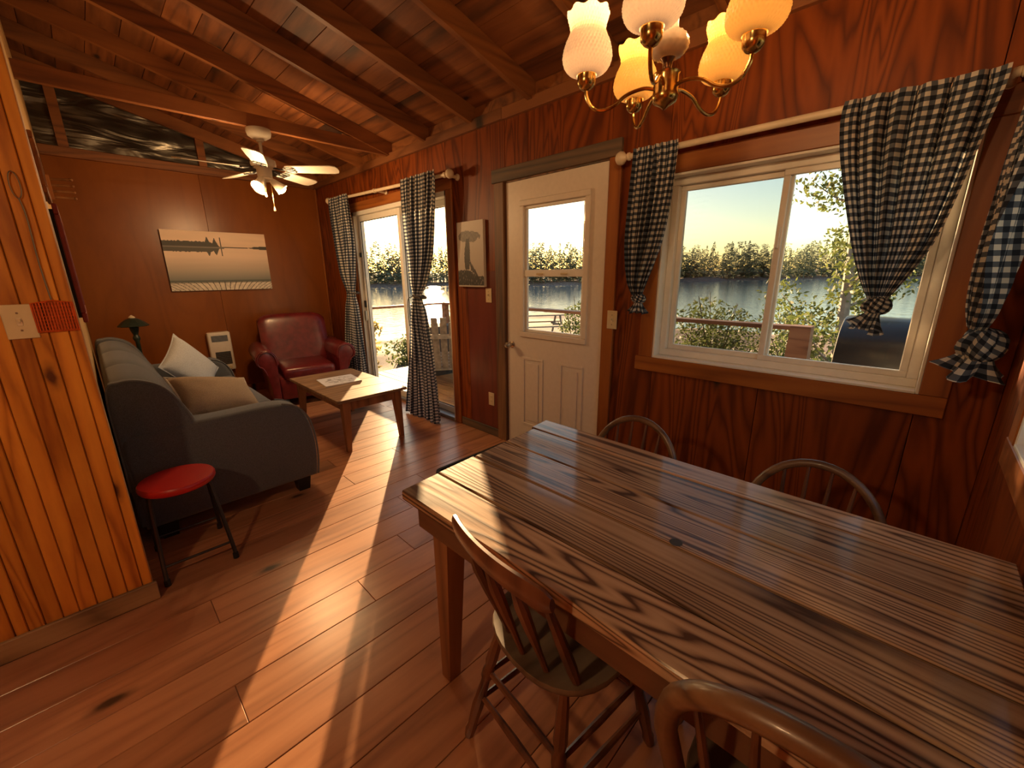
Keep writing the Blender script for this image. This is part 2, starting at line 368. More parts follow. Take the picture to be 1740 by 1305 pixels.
def leafm(name, col, col2, trans=.45):
    t = NT(name); t.set(Roughness=.6); oi = t.n('ShaderNodeTexCoord'); nz = t.n('ShaderNodeTexNoise'); nz.inputs['Scale'].default_value = 4
    t.l(oi.outputs['Object'], nz.inputs['Vector']); c = t.ramp(nz.outputs[0], [(.35, col), (.65, col2)]); t.l(c, t.b.inputs['Base Color'])
    tr = t.n('ShaderNodeBsdfTranslucent'); t.l(c, tr.inputs[0]); mx = t.n('ShaderNodeMixShader'); mx.inputs[0].default_value = trans
    t.l(t.b.outputs[0], mx.inputs[1]); t.l(tr.outputs[0], mx.inputs[2]); t.l(mx.outputs[0], t.out.inputs[0]); return t.m
M['leaf'] = leafm('birch_leaf', (.085, .12, .03), (.15, .18, .05), .35)
M['bush'] = leafm('bush_leaf', (.085, .12, .04), (.15, .185, .075), .35)
M['straw'] = leafm('dry_grass', (.28, .24, .08), (.42, .33, .12))
M['conifer'] = leafm('haze_paled_needles', (.19, .235, .165), (.27, .31, .235), .4)  # needle colours paled and greyed to stand in for haze over the lake
M['birchbark'] = plain('birch_bark', (.26, .23, .2), .8, noise_amt=.35, nscale=12)
M['bark'] = plain('brown_bark', (.10, .07, .05), .9)

def vcol(name, rough=.5):
    t = NT(name); t.set(Roughness=rough); a = t.n('ShaderNodeVertexColor'); a.layer_name = 'print'; t.l(a.outputs[0], t.b.inputs['Base Color']); return t.m
M['print'] = vcol('matte_print', .55); M['printgloss'] = vcol('glossy_print', .3)
def print_grid(name, parent, org, ux, uy, nx, ny, fn, mat):
    """flat print: colour per cell from fn(u, v); org/ux/uy are world vectors"""
    org = Vector(org); ux = Vector(ux); uy = Vector(uy); mb = MB()
    vs = [org + ux*(i/nx) + uy*(j/ny) for j in range(ny+1) for i in range(nx+1)]
    fs = [(j*(nx+1)+i, j*(nx+1)+i+1, (j+1)*(nx+1)+i+1, (j+1)*(nx+1)+i) for j in range(ny) for i in range(nx)]
    mb.add(vs, fs); o = add(name, mb, mat, parent); me = o.data
    at = me.color_attributes.new('print', 'FLOAT_COLOR', 'CORNER')
    cols = [fn((k % nx + .5)/nx, (k//nx + .5)/ny) for k in range(nx*ny)]
    # recalc_face_normals keeps the face order
    for p in me.polygons:
        c = cols[p.index]
        for li in p.loop_indices: at.data[li].color = (*c, 1)
    return o

# ============================================================ STRUCTURE
XW, YF, YE, XL, XK = 2.33, 5.82, -0.28, -0.048, -3.4       # right wall, far wall, end wall, living-room left wall, kitchen left wall
YP = 2.23                                                  # pine partition face
RS = 0.26                                                  # roof slope
XR = -0.55                                                 # ridge
def roofz(x): return 2.50 + RS*((XW - x) if x > XR else (XW - XR) - (XR - x))

# ---- floor
fl = add('floor', MB().box(XK, XW, YE, YF, -.10, -.024), M['sub']); tag(fl, 'wide reddish pine plank floor of the cabin', None, kind='structure')
rw = .18; y = YE; k = 0
edges = [YE] + [1.317 + rw*i for i in range(-8, 25)] + [YF]
edges = [e for e in edges if YE <= e <= YF]
rr = random.Random(5)
for y0, y1 in zip(edges, edges[1:]):
    if y1 - y0 < .03: continue
    xa = XK if y0 < YP - .05 else XL
    joints = [rr.uniform(-.1, 2.1)]
    if abs(y0 - 1.317) < .01: joints = [.105]
    elif abs(y0 - 1.857) < .01: joints = [.13]
    if xa == XK: joints = [-1.9 + rr.uniform(-.3, .3)] + joints
    elif joints[0] < .4: joints = [joints[0] + 1.1]
    xs = [xa] + joints + [XW]
    for a, b in zip(xs, xs[1:]):
        dz = rr.uniform(0, .0008)
        add('floor_plank', MB().rbox(a+.0008, b-.0008, y0+.0012, y1-.0012, -.022, -dz, .0015, 1), M['floor'], fl)

# ---- roof: ridge beam, rafters, sheathing boards
ceil = add('ceiling', MB().add([(XW+.3, YE-.1, roofz(XW+.3)+.20), (XW+.3, YF+.15, roofz(XW+.3)+.20), (XR, YF+.15, roofz(XR)+.20), (XR, YE-.1, roofz(XR)+.20), (XK-.2, YF+.15, roofz(XK-.2)+.20), (XK-.2, YE-.1, roofz(XK-.2)+.20)] +
      [(XW+.3, YE-.1, roofz(XW+.3)+.16), (XW+.3, YF+.15, roofz(XW+.3)+.16), (XR, YF+.15, roofz(XR)+.16), (XR, YE-.1, roofz(XR)+.16), (XK-.2, YF+.15, roofz(XK-.2)+.16), (XK-.2, YE-.1, roofz(XK-.2)+.16)],
      [(0,1,2,3), (3,2,4,5), (6,9,8,7), (9,11,10,8), (0,6,7,1), (5,4,10,11), (1,7,8,2), (2,8,10,4), (3,9,6,0), (5,11,9,3)]), M['sub'])
tag(ceil, 'open sloped roof of dark board sheathing above rafters', None, kind='structure')
def slope_box(x0, x1, y0, y1, h0, h1):
    vs = [(x, yy, roofz(x)+h) for x in (x0, x1) for yy in (y0, y1) for h in (h0, h1)]
    return MB().add(vs, [(0,1,3,2), (4,6,7,5), (0,4,5,1), (2,3,7,6), (0,2,6,4), (1,5,7,3)])
bw = .165; x = XW + .18
while x > XR + .02:
    x0 = max(x - bw, XR); jy = sorted(rr.sample([-.37 + .61*i for i in range(1, 10)], 2))
    ys = [YE] + [j + .6 for j in jy if YE + .3 < j + .6 < YF - .3] + [YF]
    for a, b in zip(ys, ys[1:]):
        add('sheathing_board', slope_box(x0+.002, x-.002, a+.001, b-.001, .12 + rr.uniform(0, .003), .145), M['sheath'], ceil)
    x -= bw
x = XR
while x > XK:
    x0 = max(x - bw, XK)
    vs = [(xx, yy, roofz(xx)+h) for xx in (x0+.002, x-.002) for yy in (YE, YF) for h in (.12, .145)]
    add('sheathing_board', MB().add(vs, [(0,1,3,2), (4,6,7,5), (0,4,5,1), (2,3,7,6), (0,2,6,4), (1,5,7,3)]), M['sheath'], ceil)
    x -= bw
for i in range(-4, 7):
    yr = 2.08 + .612*i
    if not (YE < yr < YF - .02): continue
    if i == 6: yr = YF - .03
    add('rafter', slope_box(XW+.12, XR, yr-.019, yr+.019, 0, .12), M['rafter'], ceil)
    add('rafter', slope_box(XK, XR, yr-.019, yr+.019, 0, .12), M['rafter'], ceil)
add('ridge_beam', MB().box(XR-.03, XR+.03, YE, YF, roofz(XR)-.10, roofz(XR)+.10), M['plate'], ceil)
add('tie_beam', MB().rbox(XK, XW-.002, 3.91, 3.95, 2.505, 2.60, .003, 1), M['rafter'], ceil)
add('tie_beam', MB().rbox(XK, XL-.02, 1.46, 1.50, 2.505, 2.60, .003, 1), M['rafter'], ceil)

# ---- right wall with openings
SD = (3.06, 4.86, .0, 2.09)      # sliding door opening y0,y1,z0,z1
DR = (1.455, 2.35, .0, 2.055)    # door opening
W1 = (-.06, 1.10, .905, 1.905)   # window opening
TH = .13
wr = add('wall_right', MB().box(XW+.03, XW+TH, SD[1], YF+.15, -.3, 2.75).box(XW+.03, XW+TH, SD[0], SD[1], SD[3], 2.75).box(XW+.03, XW+TH, DR[1], SD[0], -.3, 2.75)
    .box(XW+.03, XW+TH, DR[0], DR[1], DR[3], 2.75).box(XW+.03, XW+TH, W1[1], DR[0], -.3, 2.75).box(XW+.03, XW+TH, W1[0], W1[1], W1[3], 2.75)
    .box(XW+.03, XW+TH, W1[0], W1[1], -.3, W1[2]).box(XW+.03, XW+TH, YE-.15, W1[0], -.3, 2.75).box(XW+.03, XW+TH, DR[0], DR[1], -.3, -.001).box(XW+.03, XW+TH, SD[0], SD[1], -.3, -.001), M['cloudy'])
tag(wr, 'stained plywood wall with sliding door, white door and window', None, kind='structure')
def rpanel(y0, y1, z0, z1, mat='ply', dx=0):
    return add('plywood_panel', MB().rbox(XW+dx, XW+.0295, y0+.0012, y1-.0012, z0, z1, .0012, 1), M[mat], wr)
rpanel(SD[1], YF, 0, 2.46); rpanel(SD[0], SD[1], SD[3], 2.46)
rpanel(2.83, SD[0], 0, 2.46); rpanel(2.35, 2.83, 1.42, 2.46); rpanel(2.35, 2.83, 0, 1.42, 'plyred')
rpanel(2.25, 2.35, DR[3], 2.46, dx=.002); rpanel(2.12, 2.25, DR[3], 2.46); rpanel(DR[0], 2.12, DR[3], 2.46, dx=.001)
rpanel(W1[1], DR[0], 0, 2.46); rpanel(W1[0], W1[1], W1[3], 2.46)
rpanel(.52, W1[1], 0, W1[2]); rpanel(W1[0], .52, 0, W1[2], dx=.001); rpanel(YE, W1[0], 0, 2.46)
tp = add('wall_plate', MB().rbox(XW-.03, XW+.03, 2.35, YF, 2.46, 2.53, .003, 1), M['plate'], wr)
add('wall_plate', MB().rbox(XW-.03, XW+.03, YE, 2.348, 2.455, 2.53, .003, 1), M['plate'], wr)
# blocking between rafters above the plate
for i in range(-4, 6):
    ya = max(2.08+.612*i+.022, YE); yb = min(2.08+.612*(i+1)-.022, YF)
    if yb > ya: add('blocking', MB().box(XW+.005, XW+.04, ya, yb, 2.531, 2.61), M['rafter'], wr)

# ---- far wall + gable
wf = add('wall_far', MB().add([(XL-.1, YF+.03, -.3), (XW+.2, YF+.03, -.3), (XW+.2, YF+.03, roofz(XW+.2)+.14), (XR, YF+.03, roofz(XR)+.14), (XL-.1-3.4, YF+.03, roofz(XL-3.5)+.14), (XL-3.5, YF+.03, -.3)] +
      [(XL-.1, YF+.13, -.3), (XW+.2, YF+.13, -.3), (XW+.2, YF+.13, roofz(XW+.2)+.14), (XR, YF+.13, roofz(XR)+.14), (XL-.1-3.4, YF+.13, roofz(XL-3.5)+.14), (XL-3.5, YF+.13, -.3)],
      [(0,1,2,3,4,5), (6,11,10,9,8,7), (0,6,7,1), (1,7,8,2), (2,8,9,3), (3,9,10,4), (4,10,11,5), (5,11,6,0)]), M['sub'])
tag(wf, 'plywood end wall with foil insulation showing in the gable', None, kind='structure')
for a, b in ((XL, 1.10), (1.10, XW)):
    add('plywood_panel', MB().rbox(a+.001, b-.001, YF, YF+.0295, 0, 2.462, .0012, 1), M['plyfar'], wf)
add('gable_plate', MB().rbox(XL, XW-.03, YF-.035, YF+.03, 2.462, 2.545, .003, 1), M['rafter'], wf)
def foilsheet(x0, x1):
    mb = MB(); n = 26; mm = 10
    for j in range(mm+1):
        for i in range(n+1):
            xx = x0 + (x1-x0)*i/n; zt = roofz(xx) + .02; zz = 2.545 + (zt-2.545)*j/mm
            d = noise.noise(Vector((xx*5, zz*9, 3)))*.022
            mb.v.append((xx, YF + .012 + d, zz))
    mb.f = [(j*(n+1)+i, j*(n+1)+i+1, (j+1)*(n+1)+i+1, (j+1)*(n+1)+i) for j in range(mm) for i in range(n)]
    return mb
for a, b in ((XL, .09), (.15, 1.13), (1.19, 2.2)):
    add('foil_sheet', foilsheet(a, b), M['foil'], wf, smooth=80)
for xs_ in (.12, 1.16):
    add('gable_stud', MB().box(xs_-.035, xs_+.035, YF-.03, YF+.03, 2.546, roofz(xs_)+.01), M['rafter'], wf)
add('corner_strip', MB().rbox(XW-.022, XW-.002, YF-.022, YF-.001, .05, 2.46, .002, 1), M['trimz'], wf)
bb = add('baseboard_far', MB().rbox(XL+.001, XW-.001, YF-.015, YF-.0005, .001, .09, .003, 1), M['trim']); tag(bb, 'wooden baseboard along the far plywood wall', None, kind='structure')

# ---- left: pine partition and living room wall
wp = add('wall_partition', MB().box(XK, XL-.001, YP+.02, YP+.10, 0, 2.95), M['sub']); tag(wp, 'knotty pine board partition on the left', None, kind='structure')
xb = -.035; i = 0; widths = [.034, .050, .046, .047, .052, .045, .049, .043]
while xb > XK + .05:
    w = widths[i % 8]; x0 = max(xb - w, XK)
    prof = [(xb-.0008, YP+.0195), (xb-.0008, YP+.005), (xb-.0035, YP), (x0+.0035, YP), (x0+.0008, YP+.005), (x0+.0008, YP+.0195)]
    add('pine_board', MB().prism(prof, .085, 2.95, 'z'), M['pine'], wp); xb = x0; i += 1
wlv = add('wall_left', MB().box(XL-.08, XL, YP+.101, YF, 0, 3.12), M['palepine']); tag(wlv, 'wood wall behind the sofa seen edge on', None, kind='structure')
bl = add('baseboard_partition', MB().rbox(XK, -.024, YP-.018, YP-.0005, .001, .088, .003, 1), M['palebase']); tag(bl, 'rough pale baseboard under the pine partition', None, kind='structure')
tr_ = add('trim_1', MB().rbox(XL+.0005, -.0352, YP+.0205, YP+.10, .0005, 2.95, .002, 1), M['palepine']); tag(tr_, 'narrow pale corner board closing the pine partition edge', None, kind='structure')
# kitchen side walls (out of view, keep the room closed)
wk = add('wall_kitchen', MB().box(XK-.1, XK, YE, YP+.1, 0, 2.6), M['pine']); tag(wk, 'pine wall at the far left of the kitchen', None, kind='structure')

# ---- end wall (right edge of the picture) with the second window
W2 = (.70, 1.79, .905, 1.905)
we = add('wall_end', MB().box(XK-.1, W2[0], YE-.12, YE, -.3, 3.3).box(W2[1], XW+.029, YE-.12, YE, -.3, 2.75).box(W2[0], W2[1], YE-.12, YE, -.3, W2[2]).box(W2[0], W2[1], YE-.12, YE, W2[3], 3.0), M['ply'])
tag(we, 'stained plywood end wall beside the dining table', None, kind='structure')

# ---- baseboard on right wall
b2 = add('baseboard_right', MB().rbox(XW-.014, XW-.0005, 2.455, 2.965, .001, .075, .003, 1), M['barny']); tag(b2, 'low weathered baseboard between the two doors', None, kind='structure')

# ---- windows
def window(name, label, axis, c0, o0, o1, z0, z1, sgn, handle=True, slide=True):
    """axis 'x': lies in plane x=c0 (wall face), spans y o0..o1. sgn: outward direction."""
    w = thing(name, label, 'window', ((c0, (o0+o1)/2, z0) if axis == 'x' else ((o0+o1)/2, c0, z0)), kind='structure')
    def bx(d0, d1, a0, a1, q0, q1, r=.003):
        d0, d1 = sorted((c0 + sgn*d0, c0 + sgn*d1))
        if axis == 'x': return MB().rbox(d0, d1, a0, a1, q0, q1, r, 1)
        return MB().rbox(a0, a1, d0, d1, q0, q1, r, 1)
    ty = M['trim']; tz = M['trimz']; T = .085
    add('casing', bx(-.02, -.0005, o0-T, o1+T+.02, z0-T, z0), ty, w); add('casing', bx(-.02, -.0005, o0-T, o1+T+.02, z1, z1+T+.01), ty, w)
    add('casing', bx(-.0195, -.0005, o0-T, o0, z0+.0005, z1-.0005), tz, w); add('casing', bx(-.0195, -.0005, o1, o1+T, z0+.0005, z1-.0005), tz, w)
    g = .012   # reveal liner, white
    add('jamb_liner', bx(-.016, .125, o0+.0005, o0+g, z0+.001, z1-.001, .002), M['vinyl'], w); add('jamb_liner', bx(-.016, .125, o1-g, o1-.0005, z0+.001, z1-.001, .002), M['vinyl'], w)
    add('jamb_liner', bx(-.016, .125, o0+g, o1-g, z1-g, z1-.0005, .002), M['vinyl'], w); add('sill', bx(-.018, .125, o0+g, o1-g, z0+.0005, z0+g, .002), M['vinyl'], w)
    a0, a1, q0, q1 = o0+g, o1-g, z0+g, z1-g; f = .036
    fr = add('frame', bx(.055, .12, a0, a1, q0, q0+f), M['vinyl'], w); add('frame', bx(.055, .12, a0, a1, q1-f, q1), M['vinyl'], w)
    add('frame', bx(.055, .12, a0, a0+f, q0+f, q1-f), M['vinyl'], w); add('frame', bx(.055, .12, a1-f, a1, q0+f, q1-f), M['vinyl'], w)
    mid = (o0+o1)/2 + .02
    for s0, s1, d, nm in ((a0+f, mid+.02, .062, 'sash'), (mid-.02, a1-f, .088, 'sash')):
        t = .028; b0 = q0+f; b1 = q1-f
        add(nm, bx(d, d+.024, s0, s1, b0, b0+t), M['vinyl'], w); add(nm, bx(d, d+.024, s0, s1, b1-t, b1), M['vinyl'], w)
        add(nm, bx(d, d+.024, s0, s0+t, b0+t, b1-t), M['vinyl'], w); add(nm, bx(d, d+.024, s1-t, s1, b0+t, b1-t), M['vinyl'], w)
        add('pane', bx(d+.010, d+.014, s0+t, s1-t, b0+t, b1-t, .0005), M['glass'], w)
    add('latch', bx(.046, .0618, mid-.0, mid+.014, (q0+q1)/2+.10, (q0+q1)/2+.20), M['vinyl'], w)
    return w
w1 = window('window_1', 'white sliding window in wood casing beside the grill', 'x', XW, *W1, 1)
w2 = window('window_2', 'window in the end wall at the right edge of the picture', 'y', YE, *W2, -1)
add('insect_screen', MB().box(XW+.113, XW+.114, .56, 1.05, .95, 1.86), M['screen'], w1)

# ---- white half-glass door
d1 = thing('door_1', 'white door with raised panels and a half window', 'door', (XW, 1.9, 0), kind='structure')
dy0, dy1, dz0, dz1 = 1.468, 2.338, .012, 2.042
LI = (1.595, 2.185, .935, 1.895)
slab = MB().box(XW-.0+.002, XW+.044, dy0, LI[0], dz0, dz1).box(XW+.002, XW+.044, LI[1], dy1, dz0, dz1).box(XW+.002, XW+.044, LI[0], LI[1], dz0, LI[2]).box(XW+.002, XW+.044, LI[0], LI[1], LI[3], dz1)
add('slab', slab, M['white'], d1)
def frame_ring(x0, x1, y0, y1, z0, z1, t, r=.004):
    return MB().rbox(x0, x1, y0, y1, z0, z0+t, r, 1).rbox(x0, x1, y0, y1, z1-t, z1, r, 1).rbox(x0, x1, y0, y0+t, z0+t, z1-t, r, 1).rbox(x0, x1, y1-t, y1, z0+t, z1-t, r, 1)
add('lite_frame', frame_ring(XW-.012, XW+.05, LI[0]-.012, LI[1]+.012, LI[2]-.012, LI[3]+.012, .04), M['white'], d1)
add('lite_sash', frame_ring(XW+.008, XW+.03, LI[0]+.028, LI[1]-.028, LI[2]+.028, LI[3]-.028, .022), M['vinyl'], d1)
add('meeting_rail', MB().rbox(XW-.002, XW+.03, LI[0]+.028, LI[1]-.028, 1.375, 1.425, .004, 1), M['vinyl'], d1)
add('pane', MB().box(XW+.016, XW+.020, LI[0]+.05, LI[1]-.05, 1.425, LI[3]-.05), M['glass'], d1); add('pane', MB().box(XW+.022, XW+.026, LI[0]+.05, LI[1]-.05, LI[2]+.05, 1.375), M['glass'], d1)
for yy in (1.78, 2.0): add('sash_latch', MB().rbox(XW-.012, XW-.0025, yy-.03, yy+.03, 1.388, 1.402, .003, 1), M['ivory'], d1)
for a, b in ((1.965, 2.175), (1.60, 1.805)):
    add('raised_panel', frame_ring(XW-.004, XW+.0018, a, b, .20, .765, .018, .0015), M['white'], d1); add('raised_panel', MB().rbox(XW-.003, XW+.0018, a+.045, b-.045, .245, .72, .002, 1), M['white'], d1)
kn = add('knob', MB().lathe([(.028, 0), (.028, .006), (.012, .012), (.011, .03), (.026, .042), (.029, .055), (.022, .068), (.006, .071)], (XW+.002, 2.29, .85), 18, (-1, 0, 0)), M['nickel'], d1, smooth=True)
add('jamb', MB().box(XW-.0, XW+.12, DR[0]+.0005, dy0-.002, 0, 2.052).box(XW-.0, XW+.12, dy1+.002, DR[1]-.0005, 0, 2.052).box(XW, XW+.12, DR[0]+.0005, DR[1]-.0005, dz1+.002, 2.054), M['barnz'], d1)
add('threshold', MB().rbox(XW-.01, XW+.13, dy0, dy1, 0.0005, .010, .002, 1), M['alu'], d1)
add('casing', MB().rbox(XW-.022, XW-.0005, 2.352, 2.452, .0005, 2.052, .003, 1), M['barnz'], d1, label='rough left door casing with grey weathering')
add('casing', MB().rbox(XW-.022, XW-.0005, 1.372, 1.453, .0005, 2.052, .003, 1), M['trimz'], d1)
add('casing', MB().rbox(XW-.026, XW-.0005, 1.375, 2.472, 2.053, 2.145, .003, 1), M['barny'], d1, label='grey weathered head board above the door')

# ---- sliding patio door
d2 = thing('door_2', 'sliding glass patio door opening onto the sunlit deck', 'door', (XW, 3.96, 0), kind='structure')
y0, y1, z1 = SD[0], SD[1], SD[3]
add('casing', MB().rbox(XW-.02, XW-.0005, y0-.085, y0, .0005, z1-.001, .003, 1), M['trimz'], d2); add('casing', MB().rbox(XW-.02, XW-.0005, y1, y1+.085, .0005, z1-.001, .003, 1), M['trimz'], d2)
add('casing', MB().rbox(XW-.021, XW-.0005, y0-.085, y1+.085, z1, z1+.09, .003, 1), M['trim'], d2)
add('frame', MB().box(XW-.005, XW+.12, y0, y0+.03, .002, z1).box(XW-.005, XW+.12, y1-.03, y1, .002, z1).box(XW-.005, XW+.12, y0, y1, z1-.04, z1), M['vinyl'], d2)
add('track', MB().rbox(XW-.012, XW+.12, y0+.031, y1-.031, .001, .03, .003, 1), M['alu'], d2)
for a, b, dx in ((y0+.03, 3.98, .075), (3.90, y1-.03, .035)):
    add('panel_stile', MB().rbox(XW+dx, XW+dx+.035, a, a+.05, .031, z1-.041, .004, 1), M['vinyl'], d2); add('panel_stile', MB().rbox(XW+dx, XW+dx+.035, b-.05, b, .031, z1-.041, .004, 1), M['vinyl'], d2)
    add('panel_rail', MB().rbox(XW+dx, XW+dx+.035, a+.05, b-.05, .031, .09, .004, 1), M['vinyl'], d2); add('panel_rail', MB().rbox(XW+dx, XW+dx+.035, a+.05, b-.05, z1-.10, z1-.041, .004, 1), M['vinyl'], d2)
    add('gasket', frame_ring(XW+dx+.012, XW+dx+.020, a+.05, b-.05, .09, z1-.10, .006, .001), M['slot'], d2)
    add('pane', MB().box(XW+dx+.014, XW+dx+.018, a+.05, b-.05, .09, z1-.10), M['glass'], d2)
add('latch', MB().rbox(XW+.015, XW+.035, 4.785, 4.815, 1.02, 1.10, .004, 1), M['black'], d2); add('latch', MB().rbox(XW+.015, XW+.035, 4.785, 4.81, 1.60, 1.65, .004, 1), M['black'], d2)
add('pull_handle', MB().rbox(XW+.012, XW+.034, 4.795, 4.815, .86, .98, .004, 1), M['alu'], d2)

# ============================================================ DINING TABLE
dt = thing('dining_table', 'long rustic dining table with five dark oiled planks', 'table', (.99, .40, 0))
TZ = .74; seams = [(.580, .734, 1.072), (.734, .908, 1.09), (.908, 1.085, 1.098), (1.085, 1.275, 1.112), (1.275, 1.395, 1.14)]
for i, (a, b, ye) in enumerate(seams):
    z = TZ - (.0, .0015, .0005, .001, 0)[i]
    bm = bmesh.new(); vs = []
    A = [(a+.0025, YE+.012), (b-.0025, YE+.012), (b-.0025, ye + .012), (a+.0025, ye)]
    mb = MB().prism([(p[0], p[1]) for p in A], z-.034, z, 'z', bev=.004, seg=1); bm.free()
    add('table_plank', mb, M['table'], dt)
for xa in (.612, 1.335):
    add('apron', MB().box(xa, xa+.026, YE+.08, 1.03, .615, TZ-.036), M['tapron'], dt)
for ya in (1.004, YE+.06):
    add('apron', MB().box(.640, 1.333, ya, ya+.026, .615, TZ-.036), M['tapron'], dt)
add('batten', MB().box(.66, 1.32, .36, .42, .68, TZ-.036), M['tapron'], dt)
for lx, ly, sx, sy in ((.642, 1.000, 1, 1), (1.331, 1.0, -1, 1), (.642, -.168, 1, -1), (1.331, -.168, -1, -1)):
    x0, x1 = sorted((lx, lx+sx*.075)); yb, yt = sorted((ly, ly-sy*.075))
    xs = sorted((lx, lx + sx*.046)); ys = sorted((ly, ly - sy*.046))
    vs = [(x0, yb, .70), (x1, yb, .70), (x1, yt, .70), (x0, yt, .70), (xs[0], ys[0], 0), (xs[1], ys[0], 0), (xs[1], ys[1], 0), (xs[0], ys[1], 0), ]
    vs2 = [(x0, yb, .60), (x1, yb, .60), (x1, yt, .60), (x0, yt, .60)]
    mb = MB().add(vs[:4] + vs2 + vs[4:], [(0,1,2,3), (11,10,9,8)] + [(o+i, o+(i+1) % 4, o+4+(i+1) % 4, o+4+i) for o in (0, 4) for i in range(4)])
    add('leg', mb, M['tleg'], dt)
# knot hole on the third plank and dents
add('knot_hole', MB().lathe([(.001, 0), (.013, .0002), (.016, .0006)], (.925, .335, TZ-.0004), 14), M['slot'], dt)

# ============================================================ CHAIRS (local: seat faces +x, origin on floor under the seat centre)
def ellring(cx, cy, rx, ry, n=28, p=2.3, front=1.0):
    out = []
    for k in range(n):
        a = 2*PI*k/n; c, s = math.cos(a), math.sin(a)
        out.append((cx + rx*math.copysign(abs(c)**(2/p), c)*(front if c > 0 else 1), cy + ry*math.copysign(abs(s)**(2/p), s)*(1 - .06*c)))
    return out
def seat_mesh(sz=.445, rx=.19, ry=.195, th=.032):
    mb = MB(); n = 32; rings = []
    for s_, z in ((.90, sz-th), (.985, sz-th*.6), (1.0, sz-th*.25), (.985, sz), (.9, sz-.002), (.7, sz-.010), (.4, sz-.014), (.1, sz-.012)):
        rings.append([(x*s_, y*s_, z) for x, y in ellring(0, 0, rx, ry, n)])
    vs = sum(rings, []); fs = [tuple(range(n))[::-1]]
    for i in range(len(rings)-1):
        for k in range(n): fs.append((i*n+k, i*n+(k+1) % n, (i+1)*n+(k+1) % n, (i+1)*n+k))
    fs.append(tuple(range((len(rings)-1)*n, len(rings)*n))); return mb.add(vs, fs)
def turned(a, b, r, n=8, style='leg'):
    A, B = Vector(a), Vector(b); prof = {'leg': [(0, .62), (.08, .8), (.3, 1.0), (.36, .72), (.39, 1.0), (.44, 1.0), (.47, .72), (.7, 1.02), (.88, .78), (.93, .95), (1, .7)],
        'bar': [(0, .75), (.3, .95), (.5, 1.1), (.7, .95), (1, .75)], 'spin': [(0, .7), (.25, 1.05), (.55, 1.0), (1, .62)], 'arrow': [(0, .75), (.3, .85), (.55, 1.3), (.8, 1.5), (1, .75)]}[style]
    return MB().tube([A.lerp(B, t) for t, _ in prof], [r*k for _, k in prof], n)
def chair_base(root, wood_='chair', sz=.445):
    add('seat', seat_mesh(sz), M['seat'], root, smooth=True, local=True)
    legs = {}
    for fx in (1, -1):
        for sy in (1, -1):
            top = (fx*.125, sy*.125, sz-.03); bot = (fx*.20 - (.02 if fx < 0 else 0), sy*.185, .0)
            add('leg', turned(top, bot, .019), M[wood_], root, smooth=True, local=True); legs[fx, sy] = (Vector(top), Vector(bot))
    P = lambda fx, sy, t: legs[fx, sy][0].lerp(legs[fx, sy][1], t)
    for sy in (1, -1):
        add('stretcher', turned(P(1, sy, .42), P(-1, sy, .42), .010, style='bar'), M[wood_], root, smooth=True, local=True)
        add('stretcher', turned(P(1, sy, .66), P(-1, sy, .66), .010, style='bar'), M[wood_], root, smooth=True, local=True)
    for fx, ts in ((1, (.5,)), (-1, (.40, .62))):
        for t in ts: add('stretcher', turned(P(fx, 1, t), P(fx, -1, t), .0105, style='bar'), M[wood_], root, smooth=True, local=True)
def rail_chair(label, loc, rz, group):
    r = thing('dining_chair', label, 'chair', loc, rz, group); chair_base(r)
    # curved crest rail
    n = 22; mb = MB(); ring = 10; vs = []
    for i in range(n+1):
        t = -1 + 2*i/n; y = t*.185; x = -.262 + .030*t*t; z = .772 + .006*(1-t*t)
        e = min(1, (1-abs(t))*9) if abs(t) > .89 else 1; e = max(e, .30)**.5
        for k in range(ring):
            a = 2*PI*k/ring; vs.append((x + .0135*e*math.cos(a) - .012*e*math.sin(a)*.4, y, z + .034*e*math.sin(a)))
    fs = [(i*ring+k, i*ring+(k+1) % ring, (i+1)*ring+(k+1) % ring, (i+1)*ring+k) for i in range(n) for k in range(ring)] + [tuple(range(ring))[::-1], tuple(range(n*ring, (n+1)*ring))]
    add('crest_rail', MB().add(vs, fs), M['chair'], r, smooth=True, local=True)
    for j, t in enumerate((-1, -.52, 0, .52, 1)):
        yb, yt = t*.145, t*.165; xb_ = -.150 + .05*t*t; xt = -.258 + .030*t*t
        add('back_post' if abs(t) == 1 else 'spindle', turned((xb_, yb, .43), (xt, yt, .755), .0145 if abs(t) == 1 else .0105, style='spin' if abs(t) == 1 else 'arrow'), M['chair'], r, smooth=True, local=True)
    return r
def hoop_chair(label, loc, rz, group, hw=.19, top=.815, rad=.0128, mat='hoop', nsp=6, lean=.10, thick=1.0, ex=.62):
    r = thing('dining_chair', label, 'chair', loc, rz, group); chair_base(r)
    pts = []
    for k in range(25):
        a = PI*k/24; y = hw*math.cos(a)*(1.0 if abs(math.cos(a)) < .93 else 1); h = .435 + (top-.435)*(math.sin(a)**ex); u = (h-.435)/(top-.435)
        pts.append((-.135 - lean*u + .0, y*(.86 + .14*min(1, u*2.2)), h))
    add('hoop', MB().tube(pts, [rad*thick]*25, 10), M[mat], r, smooth=True, local=True)
    for j in range(nsp):
        t = -1 + 2*(j+.5)/nsp; yb = t*hw*.72; yt = t*hw*.94; s_ = math.sqrt(max(0, 1-(yt/hw)**2)); h = .435 + (top-.435)*(s_**ex); u = (h-.435)/(top-.435)
        add('spindle', turned((-.15 + .02*t*t, yb, .43), (-.135-lean*u, yt, h-.004), .0075*thick, style='spin'), M['chair'], r, smooth=True, local=True)
    return r
CG = 'wooden chairs around the dining table'
rail_chair('worn wooden chair with a broad crest rail, nearest the table leg', (.775, .565, 0), math.radians(-7), CG)
